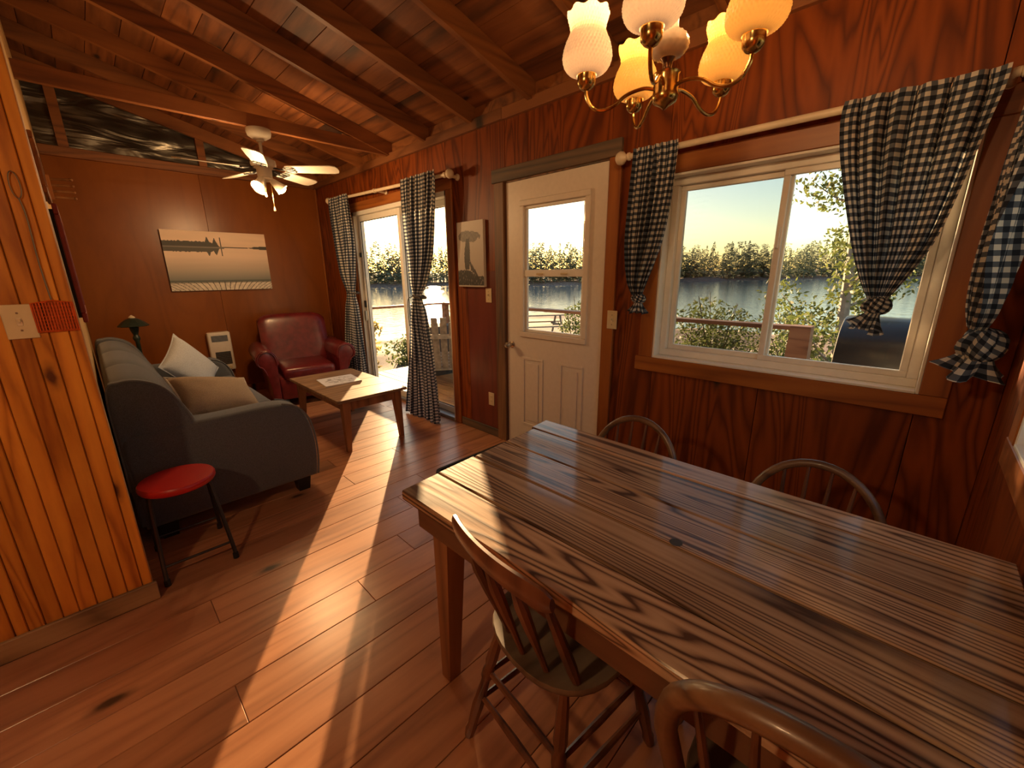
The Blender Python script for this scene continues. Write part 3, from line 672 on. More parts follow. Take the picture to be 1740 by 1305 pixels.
hoop_chair('wooden chair with a thick bent hoop, cut off at the bottom edge', (.745, -.012, 0), math.radians(2), CG, hw=.20, top=.87, rad=.0165, nsp=5, lean=.12, thick=1.15, ex=.3)
hoop_chair('slim hoop-back chair tucked in under the table nearest the white door', (1.27, .735, 0), PI+.03, CG, hw=.195, top=.815)
hoop_chair('slim hoop-back chair tucked in below the window', (1.27, .135, 0), PI-.02, CG, hw=.195, top=.815)

# ============================================================ STOOL
st = thing('stool', 'round red vinyl stool with black folding legs', 'stool', (.14, 2.43, 0))
add('seat', MB().lathe([(.10, .425), (.146, .428), (.152, .437), (.152, .452), (.146, .461), (.10, .464), (.001, .465)], (.14, 2.43, 0), 36), M['red'], st, smooth=True)
for sx, px in ((-1, .03), (1, .25)):
    fx = .010 if sx < 0 else .285
    for fy, ty in ((2.285, 2.39), (2.655, 2.47)):
        add('leg', MB().tube(curve([(px, ty, .425), (px+.01*sx, ty + (fy-ty)*.1, .36), (fx, fy + (ty-fy)*.12, .05), (fx, fy, .008)], 6), .0095, 8), M['black'], st, smooth=True)
        add('foot_cap', MB().tube([(fx, fy + (ty-fy)*.03, .03), (fx, fy, .0)], .0125, 8), M['rubber'], st, smooth=True)
for fy, fx in ((2.31, 1), (2.63, 1)):
    add('crossbar', MB().tube([(.012, fy, .085), (.283, fy, .085)], .006, 6), M['black'], st, smooth=True)
add('top_ring', MB().tube([(.14 + .11*math.cos(a), 2.43 + .11*math.sin(a), .418) for a in [2*PI*k/24 for k in range(24)]], .008, 6, closed=True), M['black'], st, smooth=True)

# ============================================================ SOFA
sf = thing('sofa', 'charcoal grey fabric sofa along the left wall', 'sofa', (.4, 3.78, 0))
SY0, SY1 = 2.70, 4.90
add('base', MB().rbox(.0, .84, SY0+.06, SY1-.06, .10, .32, .02, 2), M['sofa'], sf, smooth=True)
def arm(y0, y1):
    prof = curve([(-.01, .10), (-.02, .4), (-.02, .60), (.10, .635), (.40, .635), (.68, .635), (.80, .60), (.86, .50), (.885, .36), (.885, .22), (.87, .10)], 5)
    prof = prof + curve([(.87, .10), (.4, .10), (-.01, .10)], 3)[1:-1]
    return MB().prism(prof, y0, y1, 'y', bev=.035, seg=4)
for a, b in ((SY0, SY0+.17), (SY1-.17, SY1)):
    ar = add('arm', arm(a, b), M['sofa'], sf, smooth=True)
    yo = a+.018 if a == SY0 else b-.018
    for yy in ((a+.012, b-.012)):
        pp = curve([(.72, .632), (.80, .598), (.865, .50), (.888, .36), (.888, .22), (.874, .11)], 5)
        add('piping', MB().tube([(p[0], yy, p[1]) for p in pp], .006, 6), M['sofapipe'], ar, smooth=True)
nb = 3; L_ = (SY1-SY0-.0)/nb
for i in range(nb):
    a, b = SY0+.10+(SY1-SY0-.2)/nb*i, SY0+.10+(SY1-SY0-.2)/nb*(i+1)
    n1 = 14; mb = MB(); m_ = 0
    prof = curve([(.36, .40), (.33, .55), (.27, .70), (.20, .82), (.12, .888), (.03, .895), (-.02, .84), (-.03, .6), (-.03, .30)], 5)
    for j in range(n1+1):
        t = j/n1; e = 1 - (abs(2*t-1)**6); c = (.18, .55)
        for (px, pz) in prof:
            k = 1 - .07*(1-e); mb.v.append((c[0]+(px-c[0])*k if px > 0 else px, a + (b-a)*t, c[1]+(pz-c[1])*k if pz > .5 else pz))
    m_ = len(prof)
    mb.f = [(j*m_+k, j*m_+k+1, (j+1)*m_+k+1, (j+1)*m_+k) for j in range(n1) for k in range(m_-1)] + [tuple(range(m_)), tuple(range(n1*m_, (n1+1)*m_))]
    add('back_cushion', mb, M['sofa'], sf, smooth=True)
    add('seat_cushion', MB().rbox(.26, .875, a+.07 if i == 0 else a+.004, b-.07 if i == nb-1 else b-.004, .30, .465, .045, 4), M['sofa'], sf, smooth=True)
# near end panel of the back with its welt
prof = curve([(.28, .42), (.285, .60), (.255, .72), (.19, .84), (.11, .893), (.03, .90), (-.025, .85), (-.03, .5), (-.03, .12)], 5) + [(.2, .12)]
for a, b in ((SY0+.012, SY0+.115), (SY1-.115, SY1-.012)):
    bk = add('back_end', MB().prism(prof, a, b, 'y', bev=.016, seg=3), M['sofa'], sf, smooth=True)
    add('piping', MB().tube([(p[0]+.002, a+.012 if a < 4 else b-.012, p[1]) for p in prof[:38]], .006, 6), M['sofapipe'], bk, smooth=True)
for lx in (.08, .79):
    for ly in (SY0+.09, SY1-.09):
        add('leg', MB().add([(lx+sx*s_, ly+sy*s_, z) for z, s_ in ((.10, .045), (0, .034)) for sx, sy in ((-1,-1), (1,-1), (1,1), (-1,1))], [(0,1,2,3), (7,6,5,4)] + [(i, (i+1) % 4, 4+(i+1) % 4, 4+i) for i in range(4)]), M['blackwood'], sf)

def pillow_mesh(w, h, t, n=18, pinch=.16):
    mb = MB()
    for side in (1, -1):
        for j in range(n+1):
            for i in range(n+1):
                u = -1 + 2*i/n; v = -1 + 2*j/n
                pu = u*(1 - pinch*.5*(1 - abs(v)**2)*abs(u)**3); pv = v*(1 - pinch*.5*(1-abs(u)**2)*abs(v)**3)
                th = t/2*((1-abs(u)**2.6)*(1-abs(v)**2.6))**.55
                mb.v.append((pu*w/2, pv*h/2, side*th + .006*noise.noise(Vector((u*2.3, v*2.3, side)))*(1-max(abs(u), abs(v))**4)))
    N = (n+1)**2
    for s_ in (0, 1):
        for j in range(n):
            for i in range(n):
                q = [s_*N + j*(n+1)+i, s_*N + j*(n+1)+i+1, s_*N + (j+1)*(n+1)+i+1, s_*N + (j+1)*(n+1)+i]
                mb.f.append(tuple(q if s_ == 0 else q[::-1]))
    edge = [mb.v[j*(n+1)+i] for j, i in [(0, i) for i in range(n)] + [(j, n) for j in range(n)] + [(n, n-i) for i in range(n)] + [(n-j, 0) for j in range(n)]]
    bm = bmesh.new(); vv = [bm.verts.new(v) for v in mb.v]
    for f in mb.f: bm.faces.new([vv[i] for i in f])
    bmesh.ops.remove_doubles(bm, verts=bm.verts[:], dist=.0005)
    return MB().bm(bm), edge
def place(normal, up, loc):
    n_ = Vector(normal).normalized(); u_ = Vector(up); x_ = u_.cross(n_).normalized(); y_ = n_.cross(x_)
    mm = Matrix((x_, y_, n_)).transposed().to_4x4(); mm.translation = loc; return mm
p1, e1 = pillow_mesh(.42, .46, .16)
pw = thing('throw_pillow', 'pale grey throw pillow leaning on the sofa back', 'pillow', (.52, 4.39, .65), group='throw pillows on the sofa')
PM = place((.68, -.62, .38), (-.28, -.09, .35), (.515, 4.38, .645))
add('cover', p1.xf(PM), M['pillow_w'], pw, smooth=80); add('piping', MB().tube([PM @ Vector(v) for v in e1], .005, 6, closed=True), M['pillow_w'], pw, smooth=True)
p2, e2 = pillow_mesh(.47, .33, .15)
pt = thing('throw_pillow', 'tan throw pillow with cream piping behind the near sofa arm', 'pillow', (.47, 3.12, .66), group='throw pillows on the sofa')
PM = place((.36, -.52, .77), (-.03, .18, .117), (.47, 3.12, .66))
add('cover', p2.xf(PM), M['pillow_t'], pt, smooth=80); add('piping', MB().tube([PM @ Vector(v) for v in e2], .0065, 6, closed=True), M['piping_w'], pt, smooth=True)

# ============================================================ ARMCHAIR
ac = thing('armchair', 'oxblood red leather club chair with rolled arms in the corner', 'armchair', (1.66, 5.15, 0))
AX = 1.66
add('base', MB().rbox(1.33, 2.0, 4.66, 5.55, .09, .33, .02, 2), M['leather'], ac, smooth=True)
add('seat_cushion', MB().rbox(1.375, 1.955, 4.62, 5.34, .30, .455, .05, 4), M['leather'], ac, smooth=True)
# back: rounded slab leaning
prof = curve([(5.24, .35), (5.30, .60), (5.36, .82), (5.41, .955), (5.47, .99), (5.54, .965), (5.57, .85), (5.58, .5), (5.58, .12), (5.4, .12)], 5, closed=True)
mb = MB(); n1 = 18; m_ = len(prof)
for j in range(n1+1):
    t = -1 + 2*j/n1; e = 1 - abs(t)**7*.16; w_ = .395
    for (py, pz) in prof:
        mb.v.append((AX + t*w_*(1 if pz > .5 else .9), 5.46 + (py-5.46)*e, .55 + (pz-.55)*(e if pz > .55 else 1)))
mb.f = [(j*m_+k, j*m_+(k+1) % m_, (j+1)*m_+(k+1) % m_, (j+1)*m_+k) for j in range(n1) for k in range(m_)] + [tuple(range(m_)), tuple(range(n1*m_, (n1+1)*m_))]
add('back', mb, M['leather'], ac, smooth=60)
def roll_arm(sg):
    # profile in (x outward, z): scroll-topped panel
    p = curve([(.335, .09), (.335, .45), (.325, .53), (.345, .615), (.41, .665), (.485, .655), (.535, .595), (.53, .525), (.48, .475), (.45, .40), (.425, .25), (.42, .09)], 5)
    return [(AX + sg*a, b) for a, b in p]
for sg in (-1, 1):
    prof = roll_arm(sg)
    arm_o = add('arm', MB().prism(prof, 4.62, 5.50, 'y', bev=.012, seg=2), M['leather'], ac, smooth=True)
    for off in (.0, .028):
        pp = [(AX + sg*(.425 + (abs(p[0]-AX)-.425)*(1-off*4)), p[1]-off*.35 if p[1] > .5 else p[1]) for p in prof[8:46]]
        add('welt', MB().tube([(p[0], 4.616 - off*.1, p[1]) for p in pp], .007, 6), M['leather'], arm_o, smooth=True)
for lx in (1.37, 1.96):
    for ly in (4.70, 5.50): add('foot', MB().lathe([(.028, 0), (.034, .05), (.03, .09)], (lx, ly, 0), 12), M['blackwood'], ac, smooth=True)

ac.scale = (.92, .92, .97); ac.location = (1.655, 5.16, 0); ac.rotation_euler = (0, 0, math.radians(-9))

# ============================================================ COFFEE TABLE + MENU CARD
ct = thing('coffee_table', 'low rustic coffee table with tapered legs, half in sun', 'coffee table', (1.54, 3.62, 0))
cz = .45
tops = [(1.215, 1.50), (1.502, 1.69), (1.692, 1.84)]
ys = (3.09, 4.18)
for i, (a, b) in enumerate(((3.09, 3.36), (3.362, 3.64), (3.642, 3.92), (3.922, 4.18))):
    add('top_board', MB().rbox(1.21, 1.82, a, b, cz-.025, cz, .003, 1), M['ctable'], ct)
add('apron', MB().box(1.265, 1.285, 3.16, 4.12, .35, cz-.026), M['ctleg'], ct); add('apron', MB().box(1.745, 1.765, 3.16, 4.12, .35, cz-.026), M['ctleg'], ct)
add('apron', MB().box(1.287, 1.743, 3.13, 3.15, .35, cz-.026), M['ctleg'], ct); add('apron', MB().box(1.287, 1.743, 4.12, 4.14, .35, cz-.026), M['ctleg'], ct)
for lx, sx in ((1.255, 1), (1.775, -1)):
    for ly, sy in ((3.12, 1), (4.15, -1)):
        vs = []
        for z, w_ in ((cz-.026, .06), (.34, .06), (0, .035)):
            xa, xb_ = sorted((lx, lx+sx*w_)); ya, yb_ = sorted((ly, ly+sy*w_)); vs += [(xa, ya, z), (xb_, ya, z), (xb_, yb_, z), (xa, yb_, z)]
        add('leg', MB().add(vs, [(0,1,2,3), (11,10,9,8)] + [(o+i, o+(i+1) % 4, o+4+(i+1) % 4, o+4+i) for o in (0, 4) for i in range(4)]), M['ctleg'], ct)
mp = thing('map_card', 'white laminated card with a grey sketch on the coffee table', 'card', (1.5, 3.73, cz))
O = Vector((1.315, 3.575, cz+.012)); UX = Vector((.325, -.01, 0)); UY = Vector((.035, .31, 0))
pg = [O, O+UX, O+UX+UY, O+UY]
add('card_stack', MB().add([(p.x, p.y, cz+.0005) for p in pg] + [(p.x, p.y, cz+.0115) for p in pg], [(3,2,1,0), (4,5,6,7)] + [(i, (i+1) % 4, 4+(i+1) % 4, 4+i) for i in range(4)]), M['white'], mp)
def card(u, v):
    c = .78
    if .12 < u < .9 and .12 < v < .88:
        n_ = noise.noise(Vector((u*9, v*9, 2))) + .5*noise.noise(Vector((u*22, v*22, 5)))
        if n_ > .22 and math.hypot(u-.52, (v-.5)) < .36: c = .34
        elif n_ > .08 and math.hypot(u-.52, (v-.5)) < .4: c = .55
    return (c*.95, c*.97, c)
print_grid('print', mp, O + Vector((0, 0, .0002)), UX, UY, 60, 60, card, M['printgloss'])

# ============================================================ DOOR MAT
mt = thing('door_mat', 'black rubber mat on the floor before the white door', 'mat', (1.9, 1.95, 0))
def rrect(x0, x1, y0, y1, r, n=6):
    out = []
    for cx, cy, a0 in ((x1-r, y1-r, 0), (x0+r, y1-r, PI/2), (x0+r, y0+r, PI), (x1-r, y0+r, 1.5*PI)):
        out += [(cx + r*math.cos(a0+PI/2*k/n), cy + r*math.sin(a0+PI/2*k/n)) for k in range(n+1)]
    return out
add('mat_body', MB().prism(rrect(1.53, 2.28, 1.60, 2.325, .05), .0005, .010, 'z', bev=.003, seg=1), M['rubber'], mt)
rm = MB().prism(rrect(1.53, 2.28, 1.60, 2.325, .05), .010, .017, 'z')
inn = rrect(1.555, 2.255, 1.625, 2.30, .035); out_ = rrect(1.532, 2.278, 1.602, 2.323, .05); n_ = len(inn)
add('rim', MB().add([(*p, .0102) for p in out_] + [(*p, .018) for p in out_] + [(*p, .018) for p in inn] + [(*p, .0102) for p in inn], [(o*n_+i, o*n_+(i+1) % n_, (o+1)*n_+(i+1) % n_, (o+1)*n_+i) for o in range(3) for i in range(n_)]), M['rubber'], mt)

# ============================================================ LAMP BEHIND THE SOFA
lp = thing('floor_lamp', 'slim lamp with a dark green metal shade behind the sofa', 'lamp', (.265, 5.34, 0))
add('base', MB().lathe([(.11, 0), (.11, .012), (.03, .025), (.014, .04)], (.265, 5.34, 0), 24), M['lampgreen'], lp, smooth=True)
add('pole', MB().lathe([(.017, .03), (.017, .80), (.028, .82), (.028, .84), (.018, .86), (.030, .90), (.036, .93), (.022, .95)], (.265, 5.34, 0), 16), M['lampgreen'], lp, smooth=True)
add('lamp_shade', MB().lathe([(.115, .945), (.118, .95), (.085, .985), (.05, 1.012), (.022, 1.022), (.001, 1.024)], (.265, 5.34, 0), 10), M['lampgreen'], lp)
add('finial', MB().lathe([(.024, 1.022), (.026, 1.03), (.014, 1.042), (.004, 1.05)], (.265, 5.34, 0), 14), M['cream_rod'], lp, smooth=True)

# ============================================================ WALL THINGS
ht = thing('wall_heater', 'white electric wall heater under the lake picture', 'heater', (.99, YF, .32))
add('body', MB().rbox(.878, 1.104, YF-.085, YF-.001, .32, .775, .018, 3), M['white'], ht, smooth=True)
add('upper_grille', MB().box(.912, 1.070, YF-.0875, YF-.084, .665, .735), M['slot'], ht); lg = add('lower_grille', MB().box(.925, 1.075, YF-.0875, YF-.084, .395, .545), M['slot'], ht)
for k in range(9): add('grille_slat', MB().box(.913, 1.069, YF-.0895, YF-.0876, .668+.0075*k, .671+.0075*k), M['alu'], ht)
for k in range(8): add('grille_slat', MB().tube([(.93, YF-.0885, .41+.017*k), (1.0, YF-.0885, .402+.017*k+.01), (1.07, YF-.0885, .41+.017*k)], .0012, 4), M['alu'], ht)
add('dial', MB().lathe([(.019, 0), (.017, .012), (.001, .013)], (1.05, YF-.085, .358), 16, (0, -1, 0)), M['ivory'], ht, smooth=True)

pc = thing('canvas_picture', 'wide canvas photo of a calm lake and dock planks', 'picture', (1.15, YF, 1.25))
add('canvas', MB().rbox(.662, 1.642, YF-.034, YF-.001, 1.247, 1.880, .003, 1), M['slot'], pc)
def lake(u, v):
    n_ = lambda a, b, s=0: noise.noise(Vector((u*a, v*b, s)))
    sky_ = Vector((.84, .64, .50)) * (1 + .10*n_(3, 16)); water = Vector((.82, .64, .52))
    if v < .145:                                    # dock planks, fanning out
        k = (u-.5)*(1 + 1.1*(.145-v)/.145*.35) * 17
        fr = k - math.floor(k); c = .72 + .2*noise.noise(Vector((math.floor(k)*3.1, v*22, u*30)))
        if fr < .18: c *= .2
        if v > .128: c *= .45
        return (c*.95, c*.86, c*.75)
    hz = .745
    if v < hz:
        d = min(1, (hz-v)/(hz-.16)); col = water.lerp(Vector((.18, .21, .2)), min(1, max(0, d-.25)/.75)**1.1)*(1 + .07*n_(3, 22, 4)*(1-d))
        if v < .175: col = col*.6
    else: col = sky_
    def sil(du):                                     # silhouette height over the horizon
        h = .0
        if u < .53: h = .085*min(1, (.53-u)*9) + .016*noise.noise(Vector((u*38, 0, 1)))
        for cx, hh, w_ in ((.405, .215, .035), (.475, .19, .033)):
            q = abs(u-cx)/w_
            if q < 1: h = max(h, hh*(1-q*.9) * (.78 + .3*abs(noise.noise(Vector((u*95, hh*9, 2))))))
        if abs(u-.53) < .005: h = max(h, .16)
        if u > .8: h = max(h, .030*min(1, (u-.8)*8)*(1 + .3*n_(40, 0)))
        elif u > .5: h = max(h, .008)
        return h
    s_ = sil(u)
    gap = .022 if u < .56 else .004
    if v >= hz and v < hz + s_: return (.045, .042, .036) if v > hz + gap*.2 else (.10, .09, .08)
    if v < hz and hz - v < gap and u < .56: return (.22, .19, .17)
    if v < hz and hz - v < gap + s_*.8: return (.075, .068, .058)
    return tuple(col)
print_grid('print', pc, (.662, YF-.0345, 1.247), (.980, 0, 0), (0, 0, .633), 200, 120, lake, M['print'])

p2_ = thing('canvas_picture', 'tall black and white canvas of a rock pillar beside the door', 'picture', (XW, 2.74, 1.30))
add('canvas', MB().rbox(XW-.030, XW-.001, 2.575, 2.905, 1.295, 1.815, .003, 1), M['white'], p2_)
def pillar(u, v):
    bg = .40 + .07*v; n_ = noise.noise(Vector((u*7, v*7, 1))); nf = noise.noise(Vector((u*26, v*26, 3)))
    c = bg
    if ((u-.45)/.43)**2 + ((v-.775 + .03*(u-.4))/.085)**2 < 1 + .35*n_ + .25*nf: c = .14 + .07*nf
    cx = .40 - .03*math.sin(v*5); w_ = .085 + .025*math.sin((v-.3)*9) + .012*nf
    if .27 < v < .74 and abs(u-cx) < w_: c = .035 + .02*nf
    if v < .255 - .16*max(0, u-.35) + .05*n_ + .02*nf: c = .03 + (.12 if nf > .33 else .02*nf)
    for px, pb, hgt in ((.55, .22, .20), (.62, .2, .15), (.70, .18, .1), (.49, .25, .16)):
        if pb < v < pb+hgt and abs(u - px - .06*math.sin(v*14+px*9)) < .03*(1-(v-pb)/hgt)+.008: c = .05
    if v < .022: c = .45
    return (c, c*.86, c*.72)
print_grid('print', p2_, (XW-.0305, 2.905, 1.295), (0, -.330, 0), (0, 0, .520), 90, 140, pillar, M['print'])

def plate(label, y, z, kind_, axis='x', c=XW, sg=-1, w=.07, h=.115, cat='switch'):
    t = thing('light_switch' if kind_ == 's' else 'wall_outlet', label, cat, (c, y, z) if axis == 'x' else (y, c, z), group='ivory wall plates')
    def bx(d0, d1, a0, a1, q0, q1, r=.002):
        d0, d1 = sorted((c+sg*d0, c+sg*d1))
        return MB().rbox(d0, d1, y+a0, y+a1, z+q0, z+q1, r, 1) if axis == 'x' else MB().rbox(y+a0, y+a1, d0, d1, z+q0, z+q1, r, 1)
    add('cover_plate', bx(.0005, .006, -w/2, w/2, -h/2, h/2), M['ivory'], t)
    if kind_ == 's':
        add('toggle_frame', bx(.0055, .008, -.007, .007, -.014, .014, .001), M['cream_rod'], t); add('toggle', bx(.007, .017, -.004, .004, -.002, .010, .001), M['ivory'], t)
        for q in (-.03, .03): add('screw', bx(.0055, .0072, -.003, .003, q-.003, q+.003, .001), M['wire'], t)
    else:
        for q in (-.02, .02):
            s_ = add('socket', bx(.0055, .0078, -.017, .017, q-.014, q+.014), M['ivory'], t)
            for a in (-.006, .006): add('slot', bx(.0075, .0082, a-.0012, a+.0012, q-.004, q+.005, .0003), M['slot'], s_)
plate('ivory light switch on the pine partition beside the orange swatter', -.179, 1.253, 's', 'y', YP, -1, .075, .118)
plate('ivory light switch below the tall rock picture', 2.553, 1.227, 's'); plate('ivory light switch between the white door and the window', 1.372+.005, 1.111, 's', c=XW-.022)
plate('ivory wall outlet low on the wall left of the white door', 2.548, .335, 'o', cat='outlet')

fs_ = thing('fly_swatter', 'orange plastic fly swatter hanging on the pine partition', 'fly swatter', (-.09, YP, 1.27))
mb = MB(); W_, H_ = .092, .098
n1, n2 = 13, 9
for k in range(n1): xx = -.137 + W_*k/(n1-1); mb.box(xx-.0016, xx+.0016, YP-.008, YP-.0055, 1.217, 1.217+H_)
for k in range(n2): zz = 1.217 + H_*k/(n2-1); mb.box(-.139, -.139+W_+.004, YP-.0075, YP-.006, zz-.001, zz+.001)
add('mesh_paddle', mb, M['orange'], fs_)
add('rim', frame_ring(0, .001, 0, 1, 0, 1, .05).xf(Matrix(((0, W_+.01, 0, -.142), (1, 0, 0, YP-.009), (0, 0, H_+.01, 1.212), (0, 0, 0, 1)))) if False else MB().tube([(-.142, YP-.007, 1.213), (-.142+W_+.01, YP-.007, 1.213), (-.142+W_+.01, YP-.007, 1.313), (-.09, YP-.007, 1.322), (-.142, YP-.007, 1.313)], .0028, 6, closed=True), M['orange'], fs_)
add('handle', MB().tube(curve([(-.090, YP-.007, 1.322), (-.093, YP-.007, 1.45), (-.090, YP-.007, 1.60), (-.095, YP-.007, 1.66)], 6), .0022, 6), M['wire'], fs_, smooth=True)
add('hanging_loop', MB().tube([(-.095 + .012*math.sin(a), YP-.007, 1.70 - .042*math.cos(a)) for a in [2*PI*k/20 for k in range(20)]], .0018, 6, closed=True), M['wire'], fs_, smooth=True)

rf = thing('picture_frame', 'red painted frame on the left wall seen edge on', 'frame', (XL, 2.9, 1.45))
for a, b, c_, d_ in ((2.52, 3.30, 1.215, 1.255), (2.52, 3.30, 1.645, 1.685), (2.52, 2.56, 1.255, 1.645), (3.26, 3.30, 1.255, 1.645)):
    add('frame_bar', MB().rbox(XL+.0205, XL+.036, a, b, c_, d_, .003, 1), M['redpaint'], rf)
add('backing', MB().box(XL+.001, XL+.020, 2.54, 3.28, 1.235, 1.665), M['slot'], rf)
rf2 = thing('picture_frame', 'brown wooden frame above the red frame, seen edge on', 'frame', (XL, 2.7, 1.8))
for a, b, c_, d_ in ((2.42, 2.80, 1.71, 1.735), (2.42, 2.80, 1.895, 1.92), (2.42, 2.445, 1.735, 1.895), (2.775, 2.80, 1.735, 1.895)):
    add('frame_bar', MB().rbox(XL+.010, XL+.024, a, b, c_, d_, .003, 1), M['trim'], rf2)
add('backing', MB().box(XL+.001, XL+.0095, 2.43, 2.79, 1.72, 1.91), M['slot'], rf2)

rk = thing('drying_rack', 'wooden swing-arm towel rack high on the left wall', 'rack', (XL, 5.0, 2.07))
add('bracket', MB().rbox(XL+.0005, XL+.025, 4.985, 5.015, 1.99, 2.17, .003, 1), M['trimz'], rk)
for k in range(4):
    zz = 2.012 + .043*k
    a_ = add('arm', MB().tube([(XL+.02, 5.0, zz), (.085, 5.0 - .02*k, zz)], .009, 8), M['tleg'], rk, smooth=True)
    add('knob', MB().lathe([(.003, -.011), (.010, -.005), (.011, .003), (.005, .011)], (.093, 5.0 - .021*k, zz), 10, (1, 0, 0)), M['tleg'], a_, smooth=True)

# ============================================================ CURTAINS AND RODS
def curtain_mesh(rows, to3d, width, folds, cols=90, rows_n=60, seed=0):
    """rows: (s_left, s_right, z, fold depth); to3d(s, depth, z)"""
    R = curve(rows, max(2, rows_n//(len(rows)-1))); mb = MB(); uv = []; n = len(R); v = 0; prev = None
    for j, (a, b, z, dpt) in enumerate(R):
        mid = ((a+b)/2, z)
        if prev: v += math.hypot(mid[0]-prev[0], mid[1]-prev[1])*1.02
        prev = mid
        for i in range(cols+1):
            u = i/cols; w = u + .35/folds*noise.noise(Vector((u*5, j/n*1.6, seed)))
            d = dpt*(math.cos(2*PI*folds*w) + .45*math.cos(2*PI*folds*2.3*w + 1.3 + seed))
            s_ = a + (b-a)*u + (b-a)*.25/folds*math.sin(2*PI*folds*w)*.6
            mb.v.append(to3d(s_, d, z)); uv.append((u*width, -v))
    mb.f = [(j*(cols+1)+i, j*(cols+1)+i+1, (j+1)*(cols+1)+i+1, (j+1)*(cols+1)+i) for j in range(n-1) for i in range(cols)]
    mb.uv = uv; return mb
def knot_mesh(c, rx, ry, rz, seed=0, flare=True):
    mb = MB(); uv = []; nu, nv = 36, 22; q = random.Random(seed)
    for j in range(nv+1):
        t = j/nv; ph = PI*t
        for i in range(nu+1):
            a = 2*PI*i/nu; aa = a + 1.4*t
            r = math.sin(ph)**.8; lump = 1 + .14*math.cos(5*aa) * math.sin(ph) + .10*math.cos(9*aa + 3*t)
            k = r*lump
            mb.v.append((c[0] + rx*k*math.cos(a), c[1] + ry*k*math.sin(a), c[2] + rz*math.cos(ph))); uv.append((a/(2*PI)*.30 + t*.05, t*.16 + .04*math.sin(a)))
    mb.f = [(j*(nu+1)+i, j*(nu+1)+i+1, (j+1)*(nu+1)+i+1, (j+1)*(nu+1)+i) for j in range(nv) for i in range(nu)]; mb.uv = uv; return mb
def tail_mesh(c, direc, ln, r0, r1, seed=0):
    mb = MB(); uv = []; d = Vector(direc).normalized(); u = d.cross(Vector((0, .3, 1))).normalized(); w = d.cross(u); nu, nv = 40, 8
    for j in range(nv+1):
        t = j/nv
        for i in range(nu+1):
            a = 2*PI*i/nu; r = r0 + (r1-r0)*t**1.4; r *= 1 + .42*t*math.cos(5*a + seed) + .1*t*math.cos(11*a)
            p = Vector(c) + d*ln*t*(1 + .12*math.cos(3*a+seed)) + u*r*math.cos(a) + w*r*math.sin(a); mb.v.append(tuple(p)); uv.append((a/(2*PI)*.35, t*ln))
    mb.f = [(j*(nu+1)+i, j*(nu+1)+i+1, (j+1)*(nu+1)+i+1, (j+1)*(nu+1)+i) for j in range(nv) for i in range(nu)]; mb.uv = uv; return mb
G = M['gingham']
# patio door rod
r1 = thing('curtain_rod', 'cream wooden curtain rod above the sliding patio door', 'curtain rod', (2.2, 3.96, 2.2))
ZR = 2.195; ra = Vector((2.2, 2.90, ZR-.028)); rb = Vector((2.2, 5.09, ZR+.04))
add('pole', MB().tube([ra, rb], .0145, 12), M['cream_rod'], r1, smooth=True)
fin = [(.014, 0), (.021, .006), (.021, .016), (.012, .022), (.018, .032), (.033, .046), (.036, .062), (.030, .078), (.014, .090), (.001, .092)]
add('finial', MB().lathe(fin, ra, 16, (0, -1, 0)), M['cream_rod'], r1, smooth=True); add('finial', MB().lathe(fin, rb, 16, (0, 1, 0)), M['cream_rod'], r1, smooth=True)
for yb in (2.90, 4.05, 5.05):
    zz = ra.z + (rb.z-ra.z)*(yb-2.9)/2.19
    add('bracket', MB().tube([(2.2, yb, zz), (2.27, yb, zz), (XW-.022, yb-.0, zz)], [.010, .013, .015], 10).lathe([(.026, 0), (.026, .010), (.015, .02)], (XW-.0005 if yb > 4.95 or yb < 2.96 else XW-.0005, yb, zz), 12, (-1, 0, 0)).tube([(2.2, yb-.012, zz), (2.2, yb+.012, zz)], .021, 12), M['cream_rod'], r1, smooth=True)
def rightwall(base): return lambda s_, d, z: (base - d, s_, z)
c1 = thing('curtain', 'gingham curtain at the left of the patio door, behind the armchair', 'curtain', (2.2, 4.8, 0), group='navy gingham curtains')
add('cloth', curtain_mesh([(5.06, 4.60, 2.245, .012), (5.05, 4.60, 2.12, .02), (5.00, 4.58, 1.75, .03), (4.93, 4.63, 1.42, .03), (4.83, 4.68, 1.20, .02), (4.90, 4.63, 1.0, .028), (5.02, 4.60, .55, .03), (5.08, 4.58, .03, .032)], rightwall(2.170), 1.05, 6, seed=3), G, c1, smooth=80)
add('tie', MB().tube([(2.2+.05*math.cos(a), 4.755+.085*math.sin(a), 1.205+.01*math.sin(a)) for a in [2*PI*k/20 for k in range(20)]], .011, 6, closed=True), M['slate'], c1, smooth=True)
c2 = thing('curtain', 'gingham curtain tied at its waist at the right of the patio door', 'curtain', (2.2, 3.3, 0), group='navy gingham curtains')
add('cloth', curtain_mesh([(3.50, 2.98, 2.215, .012), (3.50, 2.98, 2.10, .022), (3.49, 3.03, 1.80, .03), (3.46, 3.09, 1.55, .032), (3.45, 3.20, 1.32, .026), (3.43, 3.30, 1.20, .016), (3.47, 3.24, 1.05, .028), (3.52, 3.17, .7, .036), (3.60, 3.13, .3, .042), (3.66, 3.11, .012, .045)], rightwall(2.165), 1.15, 6, seed=1), G, c2, smooth=80)
add('tie', MB().tube([(2.19+.048*math.cos(a), 3.365+.078*math.sin(a), 1.20+.012*math.sin(a)) for a in [2*PI*k/20 for k in range(20)]], .011, 6, closed=True), M['slate'], c2, smooth=True)
add('tie_end', MB().tube(curve([(2.16, 3.44, 1.20), (2.13, 3.47, 1.17), (2.125, 3.475, 1.05), (2.13, 3.475, .92)], 5), [.004]*16, 6), M['slate'], c2, smooth=True)
